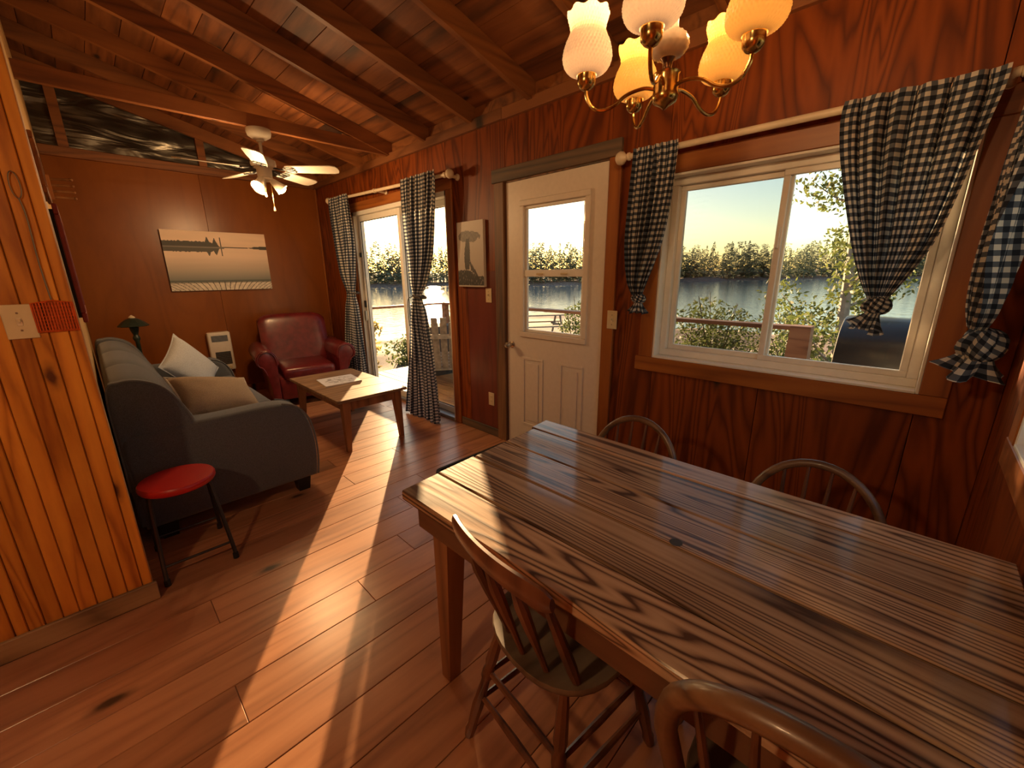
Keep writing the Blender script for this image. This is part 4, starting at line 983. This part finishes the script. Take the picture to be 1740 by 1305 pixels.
# window rod
r2 = thing('curtain_rod', 'cream wooden curtain rod above the white sliding window', 'curtain rod', (2.23, .6, 2.01))
ra = Vector((2.23, -.10, 2.01)); rb = Vector((2.23, 1.27, 2.012))
add('pole', MB().tube([ra, rb], .0155, 12), M['cream_rod'], r2, smooth=True)
add('finial', MB().lathe(fin, rb, 16, (0, 1, 0)), M['cream_rod'], r2, smooth=True); add('finial', MB().lathe([(r*.9, z*.9) for r, z in fin], ra, 16, (0, -1, 0)), M['cream_rod'], r2, smooth=True)
for yb in (1.245, -.085): add('bracket', MB().tube([(2.23, yb, 2.005), (XW-.0005, yb, 2.0)], [.012, .014], 10).lathe([(.026, 0), (.026, .01), (.014, .022)], (XW-.0005, yb, 2.0), 12, (-1, 0, 0)), M['cream_rod'], r2, smooth=True)
c3 = thing('curtain', 'gingham curtain knotted at its end, left of the white window', 'curtain', (2.24, 1.1, 1.2), group='navy gingham curtains')
add('cloth', curtain_mesh([(1.235, .995, 2.035, .010), (1.235, .99, 1.97, .014), (1.24, 1.0, 1.78, .02), (1.245, 1.04, 1.55, .022), (1.225, 1.105, 1.36, .018), (1.19, 1.135, 1.275, .012)], rightwall(2.203), .62, 6, seed=5), G, c3, smooth=80)
add('knot', knot_mesh((2.215, 1.158, 1.255), .036, .036, .03, 2), G, c3, smooth=80); add('tail', tail_mesh((2.215, 1.158, 1.245), (-.05, .05, -1), .07, .018, .045, 1), G, c3, smooth=80)
c4 = thing('curtain', 'wide gingham curtain gathered into a knot at the right of the window', 'curtain', (2.24, .1, 1.2), group='navy gingham curtains')
add('cloth', curtain_mesh([(.345, -.075, 2.03, .010), (.345, -.075, 1.96, .016), (.325, -.058, 1.83, .024), (.285, -.032, 1.66, .03), (.240, .002, 1.50, .032), (.195, .055, 1.37, .026), (.155, .098, 1.285, .012)], rightwall(2.203), .80, 5, cols=110, seed=8), G, c4, smooth=80)
add('knot', knot_mesh((2.205, .122, 1.262), .042, .044, .036, 4), G, c4, smooth=80); add('tail', tail_mesh((2.205, .125, 1.245), (-.25, .3, -.9), .085, .02, .05, 2), G, c4, smooth=80)
# end wall rod + curtain at the right edge
r3 = thing('curtain_rod', 'cream curtain rod on the end wall above the frame', 'curtain rod', (1.3, -.175, 2.01))
add('pole', MB().tube([(.55, -.175, 2.01), (2.16, -.175, 2.01)], .0155, 12), M['cream_rod'], r3, smooth=True)
for xx in (.56, 2.14): add('bracket', MB().tube([(xx, -.175, 2.01), (xx, YE+.0005, 2.005)], .013, 10), M['cream_rod'], r3, smooth=True)
c5 = thing('curtain', 'gingham curtain with a fat knot at the right edge of the picture', 'curtain', (1.95, -.17, 1.1), group='navy gingham curtains')
def endwall(s_, d, z): return (s_, -.142 + d, z)
add('cloth', curtain_mesh([(1.60, 2.13, 2.035, .010), (1.60, 2.13, 1.95, .014), (1.68, 2.14, 1.7, .022), (1.76, 2.14, 1.45, .026), (1.84, 2.13, 1.29, .022), (1.93, 2.05, 1.215, .014)], endwall, 1.2, 6, seed=6), G, c5, smooth=80)
add('knot', knot_mesh((1.985, -.165, 1.165), .07, .052, .055, 7), G, c5, smooth=80); add('tail', tail_mesh((1.985, -.165, 1.145), (.15, .15, -.9), .08, .035, .07, 3), G, c5, smooth=80)

# ============================================================ CHANDELIER
def point(name, loc, power, col, radius, parent=None):
    d = bpy.data.lights.new(name, 'POINT'); d.energy = power; d.color = col; d.shadow_soft_size = radius
    o = bpy.data.objects.new(name, d); COL.objects.link(o); o.location = loc
    if parent is not None: o.parent = parent; o.location = Vector(loc) - parent.location
    return o
CHX, CHY, CHZ = 1.137, .561, 1.855
ch = thing('chandelier', 'brass chandelier with five lit hobnail glass shades above the table', 'chandelier', (CHX, CHY, CHZ))
C0 = (CHX, CHY, 0)
add('hub', MB().lathe([(.004, 1.805), (.012, 1.812), (.028, 1.820), (.033, 1.832), (.031, 1.842), (.030, 1.878), (.033, 1.884), (.020, 1.890)], C0, 24), M['brass'], ch, smooth=True)
add('neck', MB().lathe([(.016, 1.888), (.011, 1.896), (.012, 1.908), (.019, 1.916), (.019, 1.920)], C0, 18), M['brassdk'], ch, smooth=True)
def hob(prof, nb, rowh, amp, n=88, sub=9, scallop=0.0):
    P = curve(prof, sub); mb = MB(); m = len(P); L = 0; prev = None
    for j, (r, z) in enumerate(P):
        if prev: L += math.hypot(r-prev[0], z-prev[1])
        prev = (r, z); row = L/rowh; rr_ = int(row)
        for k in range(n):
            a = 2*PI*k/n; w = math.cos(nb*a + (PI if rr_ % 2 else 0)); hv = math.sin(PI*(row-rr_))
            b = amp*max(0, w)**.8*hv if r > .024 else 0
            t = j/(m-1); zz = z + (scallop*math.cos(8*a)*max(0, (t-.86)/.14) if scallop else 0); r2 = r + (scallop*.5*math.cos(8*a)*max(0, (t-.86)/.14) if scallop else 0)
            mb.v.append(((r2+b)*math.cos(a), (r2+b)*math.sin(a), zz))
    mb.f = [(j*n+k, j*n+(k+1) % n, (j+1)*n+(k+1) % n, (j+1)*n+k) for j in range(m-1) for k in range(n)]; return mb
ball = hob([(.018, 1.916), (.036, 1.924), (.047, 1.942), (.040, 1.962), (.026, 1.972)], 18, .011, .0022, 72)
add('glass_ball', ball.xf(Matrix.Translation(C0)), M['milk_off'], ch, smooth=80)
add('glass_column', hob([(.024, 1.970), (.020, 1.985), (.0205, 2.03), (.023, 2.10), (.018, 2.12)], 14, .011, .0016, 56).xf(Matrix.Translation(C0)), M['milk_off'], ch, smooth=80)
zr = roofz(CHX)
add('stem', MB().tube([(CHX, CHY, 2.11), (CHX, CHY, zr+.02)], .006, 8), M['brass'], ch, smooth=True)
add('canopy', MB().lathe([(.012, zr-.05), (.05, zr-.02), (.065, zr+.115)], C0, 20), M['brass'], ch, smooth=True)
shade_prof = [(.026, 0), (.050, .012), (.0615, .036), (.056, .066), (.044, .092), (.0435, .105), (.050, .128), (.052, .136)]
shade_me = None
for k in range(5):
    a = 2.159 + k*2*PI/5; ca, sa = math.cos(a), math.sin(a); R = .20
    P = lambda r, z: (CHX + r*ca, CHY + r*sa, z)
    add('arm', MB().tube(curve([P(.026, 1.852), P(.055, 1.856), (P(.095, 1.845)), P(.125, 1.824), P(.155, 1.814), P(.182, 1.822), P(.198, 1.848), P(.20, 1.872)], 6), .0046, 8), M['brass'], ch, smooth=True)
    cup = add('socket_cup', MB().lathe([(.006, 1.862), (.015, 1.867), (.0225, 1.876), (.0235, 1.886), (.0235, 1.903), (.025, 1.906)], (CHX+R*ca, CHY+R*sa, 0), 20), M['brass'], ch, smooth=True)
    mat = M['milk'] if k in (0, 1) else M['amber']
    if shade_me is None or True:
        sh = add('glass_shade', hob(shade_prof, 40, .0088, .0026, 200, 14, .003).xf(Matrix.Translation((CHX+R*ca, CHY+R*sa, 1.897))), mat, ch, smooth=80)
    add('bulb', MB().lathe([(.008, .0), (.010, .02), (.020, .045), (.022, .058), (.016, .074), (.001, .080)], (CHX+R*ca, CHY+R*sa, 1.905), 12), M['bulb'], sh, smooth=True)
    point('chandelier_light', (CHX+R*ca, CHY+R*sa, 2.05), 4.6, (1, .60, .27), .03, ch)

# ============================================================ CEILING FAN
FX, FY = 1.19, 3.93
fn = thing('ceiling_fan', 'white five-blade ceiling fan with three lit spotlights', 'ceiling fan', (FX, FY, 2.2))
C0 = (FX, FY, 0)
add('canopy', MB().lathe([(.086, 2.504), (.088, 2.48), (.080, 2.455), (.05, 2.435), (.03, 2.43)], C0, 24), M['fanwhite'], fn, smooth=True)
add('downrod', MB().lathe([(.026, 2.432), (.026, 2.418), (.012, 2.412), (.012, 2.30)], C0, 12), M['fanwhite'], fn, smooth=True)
add('motor_housing', MB().lathe([(.02, 2.315), (.06, 2.305), (.088, 2.285), (.092, 2.255), (.085, 2.232), (.055, 2.222), (.052, 2.16), (.058, 2.155), (.056, 2.14), (.02, 2.13)], C0, 28), M['fanwhite'], fn, smooth=True)
for k in range(5):
    a = math.radians(-41 + 72*k); ca, sa = math.cos(a), math.sin(a); tilt = math.radians(-13)
    def Q(r, w, h=0): return (FX + r*ca - (w*math.cos(tilt))*sa, FY + r*sa + (w*math.cos(tilt))*ca, 2.222 + w*math.sin(tilt) + h)
    outl = [(.175, -.045), (.20, -.052), (.36, -.060), (.53, -.064), (.565, -.052), (.578, -.02), (.578, .02), (.565, .052), (.53, .064), (.36, .060), (.20, .052), (.175, .045)]
    n = len(outl)
    bl_ = add('blade', MB().add([Q(r, w, .003) for r, w in outl] + [Q(r, w, -.003) for r, w in outl], [tuple(range(n)), tuple(range(n, 2*n))[::-1]] + [(i, (i+1) % n, n+(i+1) % n, n+i) for i in range(n)]), M['fanwhite'], fn)
    iron = MB().tube([Q(.07, 0, .01), Q(.13, .0, -.004), Q(.16, 0, -.008)], .007, 6)
    for sgn in (-1, 0, 1):
        iron.tube([Q(.20 + .042*math.cos(t), .028*sgn + .02*math.sin(t), -.008) for t in [2*PI*j/14 for j in range(14)]], .0035, 5, closed=True)
    add('blade_iron', iron, M['black'], bl_, smooth=True)
for k, a in enumerate((math.radians(-140), math.radians(-20), math.radians(100))):
    d = Vector((math.cos(a)*.72, math.sin(a)*.72, -.70)).normalized(); s0 = Vector((FX, FY, 2.145)) + Vector((math.cos(a), math.sin(a), 0))*.04
    sh = add('spot_shade', MB().lathe([(.018, 0), (.024, .012), (.03, .04), (.042, .085), (.048, .10), (.046, .10), (.038, .08), (.016, .02)], s0, 20, d, caps=False), M['fanwhite'], fn, smooth=True)
    add('bulb', MB().lathe([(.016, .05), (.034, .085), (.036, .10), (.025, .113), (.001, .118)], s0, 16, d), M['bulb'], sh, smooth=True)
    point('fan_light', s0 + d*.15, 16.0, (1, .60, .27), .03, fn)
for dx, dy, ln in ((-.02, -.03, .10), (.03, -.02, .20)):
    pc_ = add('pull_chain', MB().tube([(FX+dx, FY+dy, 2.135), (FX+dx, FY+dy, 2.135-ln)], .0016, 5), M['brass'], fn)
    add('pull_knob', MB().lathe([(.002, .03), (.007, .012), (.009, .0), (.004, -.008)], (FX+dx, FY+dy, 2.135-ln-.018), 10), M['cream_rod'], pc_, smooth=True)

# ---- kitchen pendant on the room's left side (outside the picture)
kl = thing('pendant_lamp', 'kitchen pendant lamp hanging left of the picture', 'lamp', (-1.0, .55, 1.95))
add('cord', MB().tube([(-1.0, .55, 2.12), (-1.0, .55, roofz(-1.0)+.12)], .005, 6), M['black'], kl)
add('lamp_shade', MB().lathe([(.03, 2.12), (.05, 2.11), (.15, 2.0), (.16, 1.99)], (-1.0, .55, 0), 24, caps=False), M['milk_off'], kl, smooth=True)
add('bulb', MB().lathe([(.012, 2.10), (.015, 2.06), (.03, 2.03), (.028, 2.0), (.001, 1.985)], (-1.0, .55, 0), 14), M['bulb'], kl, smooth=True)
point('pendant_light', (-1.0, .55, 1.955), 32, (1, .62, .30), .05, kl)

# ============================================================ OUTDOORS
ex = Vector((0, 0, 0))
# lake, ground, far shore
def water():
    t = NT('lake_water'); t.set(Roughness=.10); t.b.inputs['Base Color'].default_value = (.15, .23, .27, 1)
    tc = t.n('ShaderNodeTexCoord'); nz = t.n('ShaderNodeTexNoise'); nz.inputs['Scale'].default_value = .9; nz.inputs['Detail'].default_value = 4
    t.l(tc.outputs['Object'], nz.inputs['Vector']); b = t.n('ShaderNodeBump'); b.inputs['Strength'].default_value = .22; b.inputs['Distance'].default_value = .3
    t.l(nz.outputs[0], b.inputs['Height']); t.l(b.outputs[0], t.b.inputs['Normal']); return t.m
LZ = -3.6
lk = add('lake', MB().add([(8, -700, LZ), (1500, -700, LZ), (1500, 1500, LZ), (-700, 1500, LZ), (-700, 12, LZ), (8, 12, LZ)], [(0,1,2,3,4,5)]), water()); tag(lk, 'rippled blue lake between the cabin and the far shore', 'lake', kind='structure')
def ground_z(X, Y):
    r = math.hypot(X, Y); az = math.degrees(math.atan2(X, Y)); edge = 14.5 + 10*min(1, max(0, (az-38)/8)) - 7*min(1, max(0, (az-56)/8))
    return min(-.50, -.55 - .010*r + .13*noise.noise(Vector((X*.4, Y*.4, 0))) + .06*noise.noise(Vector((X*1.3, Y*1.3, 4))) - max(0, r-edge)*.45)
mb = MB(); nx, ny = 70, 80
for j in range(ny+1):
    for i in range(nx+1):
        X = 2.42 + 34*(i/nx)**1.4; Y = -14 + 44*j/ny
        mb.v.append((X, Y, ground_z(X, Y)))
mb.f = [(j*(nx+1)+i, j*(nx+1)+i+1, (j+1)*(nx+1)+i+1, (j+1)*(nx+1)+i) for j in range(ny) for i in range(nx)]
gr = add('ground', mb, M['shore'], smooth=80); tag(gr, 'pinkish rocky ground sloping down to the lake', 'ground', kind='structure')
def shore_r(az):      # distance of the far shoreline by azimuth (degrees from +Y towards +X)
    return 185 + 25*noise.noise(Vector((az*.09, 0, 0))) + max(0, az-55)*5.0
mb = MB(); azs = [a for a in range(-10, 132, 3)]
for az in azs:
    r = shore_r(az); s_, c_ = math.sin(math.radians(az)), math.cos(math.radians(az))
    for k, (dr, z) in enumerate(((0, LZ-.5), (4, LZ+.9), (14, LZ+1.6), (60, LZ+5), (140, LZ+6))): mb.v.append(((r+dr)*s_, (r+dr)*c_, z + noise.noise(Vector((az*.7, k, 1)))*.6*(k > 0)))
mb.f = [(j*5+k, (j+1)*5+k, (j+1)*5+k+1, j*5+k+1) for j in range(len(azs)-1) for k in range(4)]
fs2 = add('far_shore', mb, M['shore'], smooth=80); tag(fs2, 'low rocky far shore across the lake', 'shore', kind='structure')
def conifer(seed, h=15, w=4.2, kind=0):
    q = random.Random(seed); mb = MB(); mb.tube([(0, 0, -1), (0, 0, h*.93)], [.22, .03], 5)
    for k in range(300):
        t = q.random()**.8; z = h*(.02 + .96*t)
        env = (1-t)**.75 if kind == 0 else math.sin(PI*(.12 + .86*t))**.6*(.8 + .35*math.sin(t*17 + seed))
        rr_ = w/2*max(env, .05)*(.35 + .65*q.random()**.5)*(.8 + .4*math.sin(t*23 + seed*2)); a = q.uniform(0, 2*PI)
        p = Vector((rr_*math.cos(a), rr_*math.sin(a), z)); sz = (.35 + .75*(1-t))*q.uniform(.6, 1.2)*(w/5)
        o_ = Vector((math.cos(a), math.sin(a), q.uniform(-.5, .5))).normalized(); sd = o_.cross(Vector((q.uniform(-.4, .4), q.uniform(-.4, .4), 1))).normalized()
        mb.add([p - o_*sz*.5, p + sd*sz*.5 + Vector((0, 0, -.12)), p + o_*sz, p - sd*sz*.5 + Vector((0, 0, -.12))], [(0, 1, 2, 3)])
    return mb
q = random.Random(21)
protos = []
ntree = 0
tree_meshes = []
for s_ in range(6):
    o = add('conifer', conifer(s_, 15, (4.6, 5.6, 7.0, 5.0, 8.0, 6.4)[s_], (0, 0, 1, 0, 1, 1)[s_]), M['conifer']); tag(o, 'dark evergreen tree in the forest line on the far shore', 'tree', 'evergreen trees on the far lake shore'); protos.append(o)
spots = []
for row, (dr, step) in enumerate(((7, .62), (22, .55))):
    az = 14 + row*.3
    while az < 92:
        spots.append((az + q.uniform(-.2, .2), dr + q.uniform(-3, 6))); az += step*(185/shore_r(az))**.5*q.uniform(.8, 1.2)
spots = spots[:292]
for i, (az, dr) in enumerate(spots):
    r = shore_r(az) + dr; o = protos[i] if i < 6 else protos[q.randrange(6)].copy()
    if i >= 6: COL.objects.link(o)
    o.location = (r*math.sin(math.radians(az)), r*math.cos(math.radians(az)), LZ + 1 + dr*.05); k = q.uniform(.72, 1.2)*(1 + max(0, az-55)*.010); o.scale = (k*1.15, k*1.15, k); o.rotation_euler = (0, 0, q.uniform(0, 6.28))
# small wooded islet before the far shore
isl = Vector((250, 95, LZ))
mb = MB().lathe([(26, -1), (22, .8), (14, 1.8), (5, 2.4), (.5, 2.6)], (0, 0, 0), 18); mb.v = [(x*1.0 + noise.noise(Vector((x*.2, y*.2, z)))*4, y*.7 + noise.noise(Vector((y*.2, x*.2, 7)))*3, z + noise.noise(Vector((x*.3, y*.3, 9)))*.7) for x, y, z in mb.v]
io = add('rock_islet', mb.xf(Matrix.Translation(isl)), M['shore'], smooth=True); tag(io, 'low bare rock islet in the lake with two small trees', 'islet')
for dx, dy, k in ((-4, 3, .5), (6, -3, .42)):
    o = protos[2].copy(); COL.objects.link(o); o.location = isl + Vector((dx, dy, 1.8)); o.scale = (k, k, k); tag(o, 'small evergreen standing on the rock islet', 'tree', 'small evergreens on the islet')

def leaves(blobs, n, size, seed, up=.3):
    q = random.Random(seed); mb = MB(); tot = sum(b[3] for b in blobs)
    for (c, r, sq, wgt) in blobs:
        for _ in range(int(n*wgt/tot)):
            while True:
                d = Vector((q.uniform(-1, 1), q.uniform(-1, 1), q.uniform(-1, 1)))
                if .25 < d.length < 1: break
            p = Vector(c) + Vector((d.x*r, d.y*r, d.z*r*sq)); s_ = size*q.uniform(.6, 1.3)
            a = Vector((q.uniform(-1, 1), q.uniform(-1, 1), q.uniform(-1, 1))).normalized(); b = a.cross(Vector((q.uniform(-1, 1), q.uniform(-1, 1), q.uniform(-.3, 1)))).normalized()
            mb.add([p - a*s_, p + b*s_*.45, p + a*s_, p - b*s_*.45], [(0, 1, 2, 3)])
    return mb
# deck, rails
dk = add('deck', MB().box(XW+.17, 4.52, -1.6, 6.12, -.32, -.165), M['railw']); tag(dk, 'cedar board deck outside the patio door', 'deck', kind='structure')
x = XW + .14
while x < 4.5:
    for a, b in ((-1.6, 1.4), (1.402, 4.2), (4.202, 6.12)):
        add('deck_board', MB().rbox(x+.003, x+.137, a, b, -.164, -.13 + rr.uniform(0, .002), .004, 1), M['deck'], dk)
    x += .14
rl = thing('deck_railing', 'wooden deck railing along the lake side', 'railing', (4.45, 3.3, -.13))
add('top_rail', MB().rbox(4.38, 4.52, .78, 6.10, .885, .922, .005, 1), M['railw'], rl); add('top_rail', MB().rbox(2.50, 4.378, 5.98, 6.10, .886, .922, .005, 1), M['railw'], rl)
for px, py, w_ in ((4.45, .72, .085), (4.45, 2.5, .05), (4.45, 4.25, .05), (4.45, 6.04, .05), (2.62, 6.04, .05)):
    t_ = .885 if w_ < .06 else .924
    add('post', MB().add([(px+sx*s_, py+sy*s_, z) for z, s_ in ((t_, w_*.9), (-.129, w_*1.25 if w_ > .06 else w_)) for sx, sy in ((-1,-1), (1,-1), (1,1), (-1,1))], [(0,1,2,3), (7,6,5,4)] + [(i, (i+1) % 4, 4+(i+1) % 4, 4+i) for i in range(4)]), M['railw'], rl)
# Adirondack chairs
def adirondack(label, loc, rz):
    r = thing('deck_chair', label, 'deck chair', loc, rz, 'slatted chairs on the deck'); m1 = M['cloudy']
    for k in range(6):
        w = .085; y = (k-2.5)*.095
        add('back_slat', MB().bar((-.20, y, .25), (-.55, y*1.18, 1.02 - .05*abs(k-2.5)**1.3), w, .02, (1, 0, .4)), m1, r, local=True)
    for k in range(6): add('seat_slat', MB().bar((-.18+.12*k, -.28, .26+.022*k), (-.18+.12*k, .28, .26+.022*k), .1, .02), m1, r, local=True)
    for sy in (-1, 1):
        add('arm', MB().bar((-.35, sy*.36, .56), (.45, sy*.36, .58), .13, .022), m1, r, local=True); add('leg', MB().bar((.40, sy*.32, .0), (.40, sy*.32, .568), .09, .03, (1, 0, 0)), m1, r, local=True); add('leg', MB().bar((-.62, sy*.27, .02), (.42, sy*.27, .36), .03, .11), m1, r, local=True)
        add('leg', MB().bar((-.30, sy*.32, .15), (-.33, sy*.32, .555), .05, .03, (1, 0, 0)), m1, r, local=True)
    add('back_brace', MB().bar((-.46, -.3, .75), (-.46, .3, .75), .02, .06), m1, r, local=True)
# two unseen spruces, added beside the deck to keep sun off the table
for lab, (tx, ty), hh, ww, sd in (('added dense evergreen close to the deck, hidden behind the wall, blocking sun', (5.76, 6.8), 5.2, 1.2, 31), ('second added evergreen behind the first one, out of view, blocking sun', (6.85, 7.0), 5.6, 1.25, 32)):
    tt = thing('sun_block_spruce', lab, 'tree', (tx, ty, -1.15)); add('trunk', MB().tube([(tx, ty, -1.3), (tx, ty, hh-1.3)], [.09, .02], 6), M['bark'], tt)
    add('foliage', leaves([((tx, ty, -1.0 + hh*f), ww/2*(1.08 - .62*f), 1.0, (1.1-f)**2) for f in (.08, .18, .28, .38, .48, .58, .68, .78, .88)], 5200, .085, sd), M['conifer'], tt, kind='stuff')
adirondack('weathered slatted deck chair behind the waist of the right curtain', (3.38, 4.72, -.129), math.radians(52))
tbn = thing('deck_cover', 'grey covered furniture standing on the deck behind the slatted chair', 'cover', (3.80, 5.42, -.129))
mb = MB(); n = 20
for z, s_ in ((-.129, 1.0), (.25, .97), (.55, .9), (.62, .75)):
    for k in range(n):
        a = 2*PI*k/n; mb.v.append((3.80 + .36*s_*math.copysign(abs(math.cos(a))**.6, math.cos(a))*(1 + .04*math.cos(7*a)), 5.45 + .30*s_*math.copysign(abs(math.sin(a))**.6, math.sin(a)), z))
mb.f = [(j*n+k, j*n+(k+1) % n, (j+1)*n+(k+1) % n, (j+1)*n+k) for j in range(3) for k in range(n)] + [tuple(range(3*n, 4*n)), tuple(range(n))[::-1]]
add('tarp', mb, M['slate'], tbn, smooth=True)
# picnic table down on the rocks
pn = thing('picnic_table', 'grey picnic table standing on the rocks beyond the railing', 'picnic table', (10.7, 9.2, ground_z(10.7, 9.2)))
PNM = Matrix.Translation((10.7, 9.2, ground_z(10.7, 9.2))) @ Matrix.Rotation(math.radians(-35), 4, 'Z')
def pnb(name, *a): add(name, MB().bar(*a).xf(PNM), M['cloudy'], pn)
for k in range(5): pnb('top_board', (-.95, -.32+.16*k, .78), (.95, -.32+.16*k, .78), .15, .04)
for sy in (-1, 1): pnb('bench_board', (-.95, sy*.72, .46), (.95, sy*.72, .46), .26, .04)
for sx in (-.65, .65):
    pnb('cross_rail', (sx, -.8, .42), (sx, .8, .42), .04, .09); pnb('leg', (sx, -.72, 0), (sx, -.25, .76), .04, .09); pnb('leg', (sx, .72, 0), (sx, .25, .76), .04, .09)
# barbecue
gq = thing('barbecue_grill', 'black hooded barbecue with a steel handle outside the window', 'barbecue', (3.42, .12, -.129))
hp = [(3.12, .70), (3.12, .80), (3.17, .97), (3.27, 1.07), (3.42, 1.115), (3.60, 1.09), (3.68, .95), (3.70, .70)]
add('hood', MB().prism(curve(hp, 4) + [], -.42, .33, 'y', bev=.012, seg=2), M['grill'], gq, smooth=True)
add('firebox', MB().rbox(3.14, 3.68, -.40, .31, .50, .695, .03, 2), M['grill'], gq, smooth=True)
add('handle', MB().tube(curve([(3.17, .30, .83), (3.07, .30, .85), (3.05, .26, .855), (3.05, -.3, .855), (3.07, -.35, .85), (3.17, -.35, .83)], 5), .013, 8), M['nickel'], gq, smooth=True)
add('side_shelf', MB().rbox(3.15, 3.66, .315, .60, .64, .67, .008, 1), M['grill'], gq); add('side_bar', MB().tube(curve([(3.18, .33, .72), (3.14, .52, .73), (3.16, .60, .73), (3.6, .60, .73), (3.64, .5, .73)], 5), .012, 8), M['nickel'], gq, smooth=True)
for lx in (3.2, 3.62):
    for ly in (-.34, .25): add('leg', MB().tube([(lx, ly, .5), (lx, ly, -.129)], .018, 8), M['black'], gq)
add('lower_shelf', MB().box(3.18, 3.64, -.36, .27, .02, .04), M['black'], gq)

# vegetation
def bush(label, c, r, h, n, size, seed, mat='bush', name='bush', stems=7, zbase=None):
    zb = c[2]; t = thing(name, label, 'bush' if name == 'bush' else 'grass', (c[0], c[1], zb)); q = random.Random(seed); blobs = []
    for k in range(stems):
        a = q.uniform(0, 2*PI); rr_ = r*q.uniform(.15, .75); top = Vector((c[0]+rr_*math.cos(a), c[1]+rr_*math.sin(a), zb + h*q.uniform(.65, 1)))
        add('stem', MB().tube([(c[0]+.1*math.cos(a), c[1]+.1*math.sin(a), zb-.1), tuple((Vector((c[0], c[1], zb+h*.4)).lerp(top, .4))), tuple(top)], [.014, .01, .004], 5), M['bark'], t)
        for f in (.35, .6, .85): p = Vector((c[0], c[1], zb)).lerp(top, f); blobs.append((tuple(p), r*.42*(1.15-f*.5), .9, 1))
    fo = add('foliage', leaves(blobs, n, size, seed), M[mat], t, kind='stuff')
bush('leafy green bush beyond the railing, seen through the white door', (5.7, 4.05, -.95), .55, 2.15, 2800, .034, 1)
bush('broad leafy bush behind the railing at the left of the window', (6.3, 2.05, -1.05), 1.0, 2.35, 6500, .033, 2, stems=11)
bush('loose bush behind the railing post under the birch', (7.4, 1.25, -1.15), .9, 2.2, 4600, .034, 3, stems=9)
bush('bush behind the barbecue at the right of the window', (7.6, -.35, -1.15), 1.1, 2.5, 4800, .036, 4, stems=9)
bush('dry yellow shrub at the deck edge outside the patio door', (3.62, 7.75, -.85), .55, 1.45, 2200, .05, 5, mat='straw', stems=10)
bush('grey green shrub on the rocks below the deck railing', (5.2, 8.6, -1.1), .8, 1.2, 1500, .05, 6, stems=8)
bt = thing('birch_tree', 'slender birch with sparse leaves outside the right pane', 'tree', (6.2, .60, -1.1))
trk = curve([(6.2, .60, -1.2), (6.18, .60, .2), (6.2, .64, 1.2), (6.22, .70, 2.2), (6.2, .74, 3.4), (6.22, .72, 4.6)], 5)
add('trunk', MB().tube(trk, [.075*(1-i/len(trk)*.85) for i in range(len(trk))], 8), M['birchbark'], bt, smooth=True)
q = random.Random(9); blobs = []
for k in range(17):
    z = .3 + 3.6*k/16; a = q.uniform(0, 2*PI); L = q.uniform(.55, 1.05)*(1.15 - z/6); s0 = Vector((6.2, .63, z)); e_ = s0 + Vector((math.cos(a)*L, math.sin(a)*L, L*.55))
    add('branch', MB().tube([tuple(s0), tuple(s0.lerp(e_, .5) + Vector((0, 0, -.05))), tuple(e_)], [.02, .012, .004], 5), M['birchbark'], bt, smooth=True)
    for f in (.4, .7, 1.0): blobs.append((tuple(s0.lerp(e_, f)), .30, .8, 1))
add('foliage', leaves(blobs, 7500, .034, 10), M['leaf'], bt, kind='stuff')
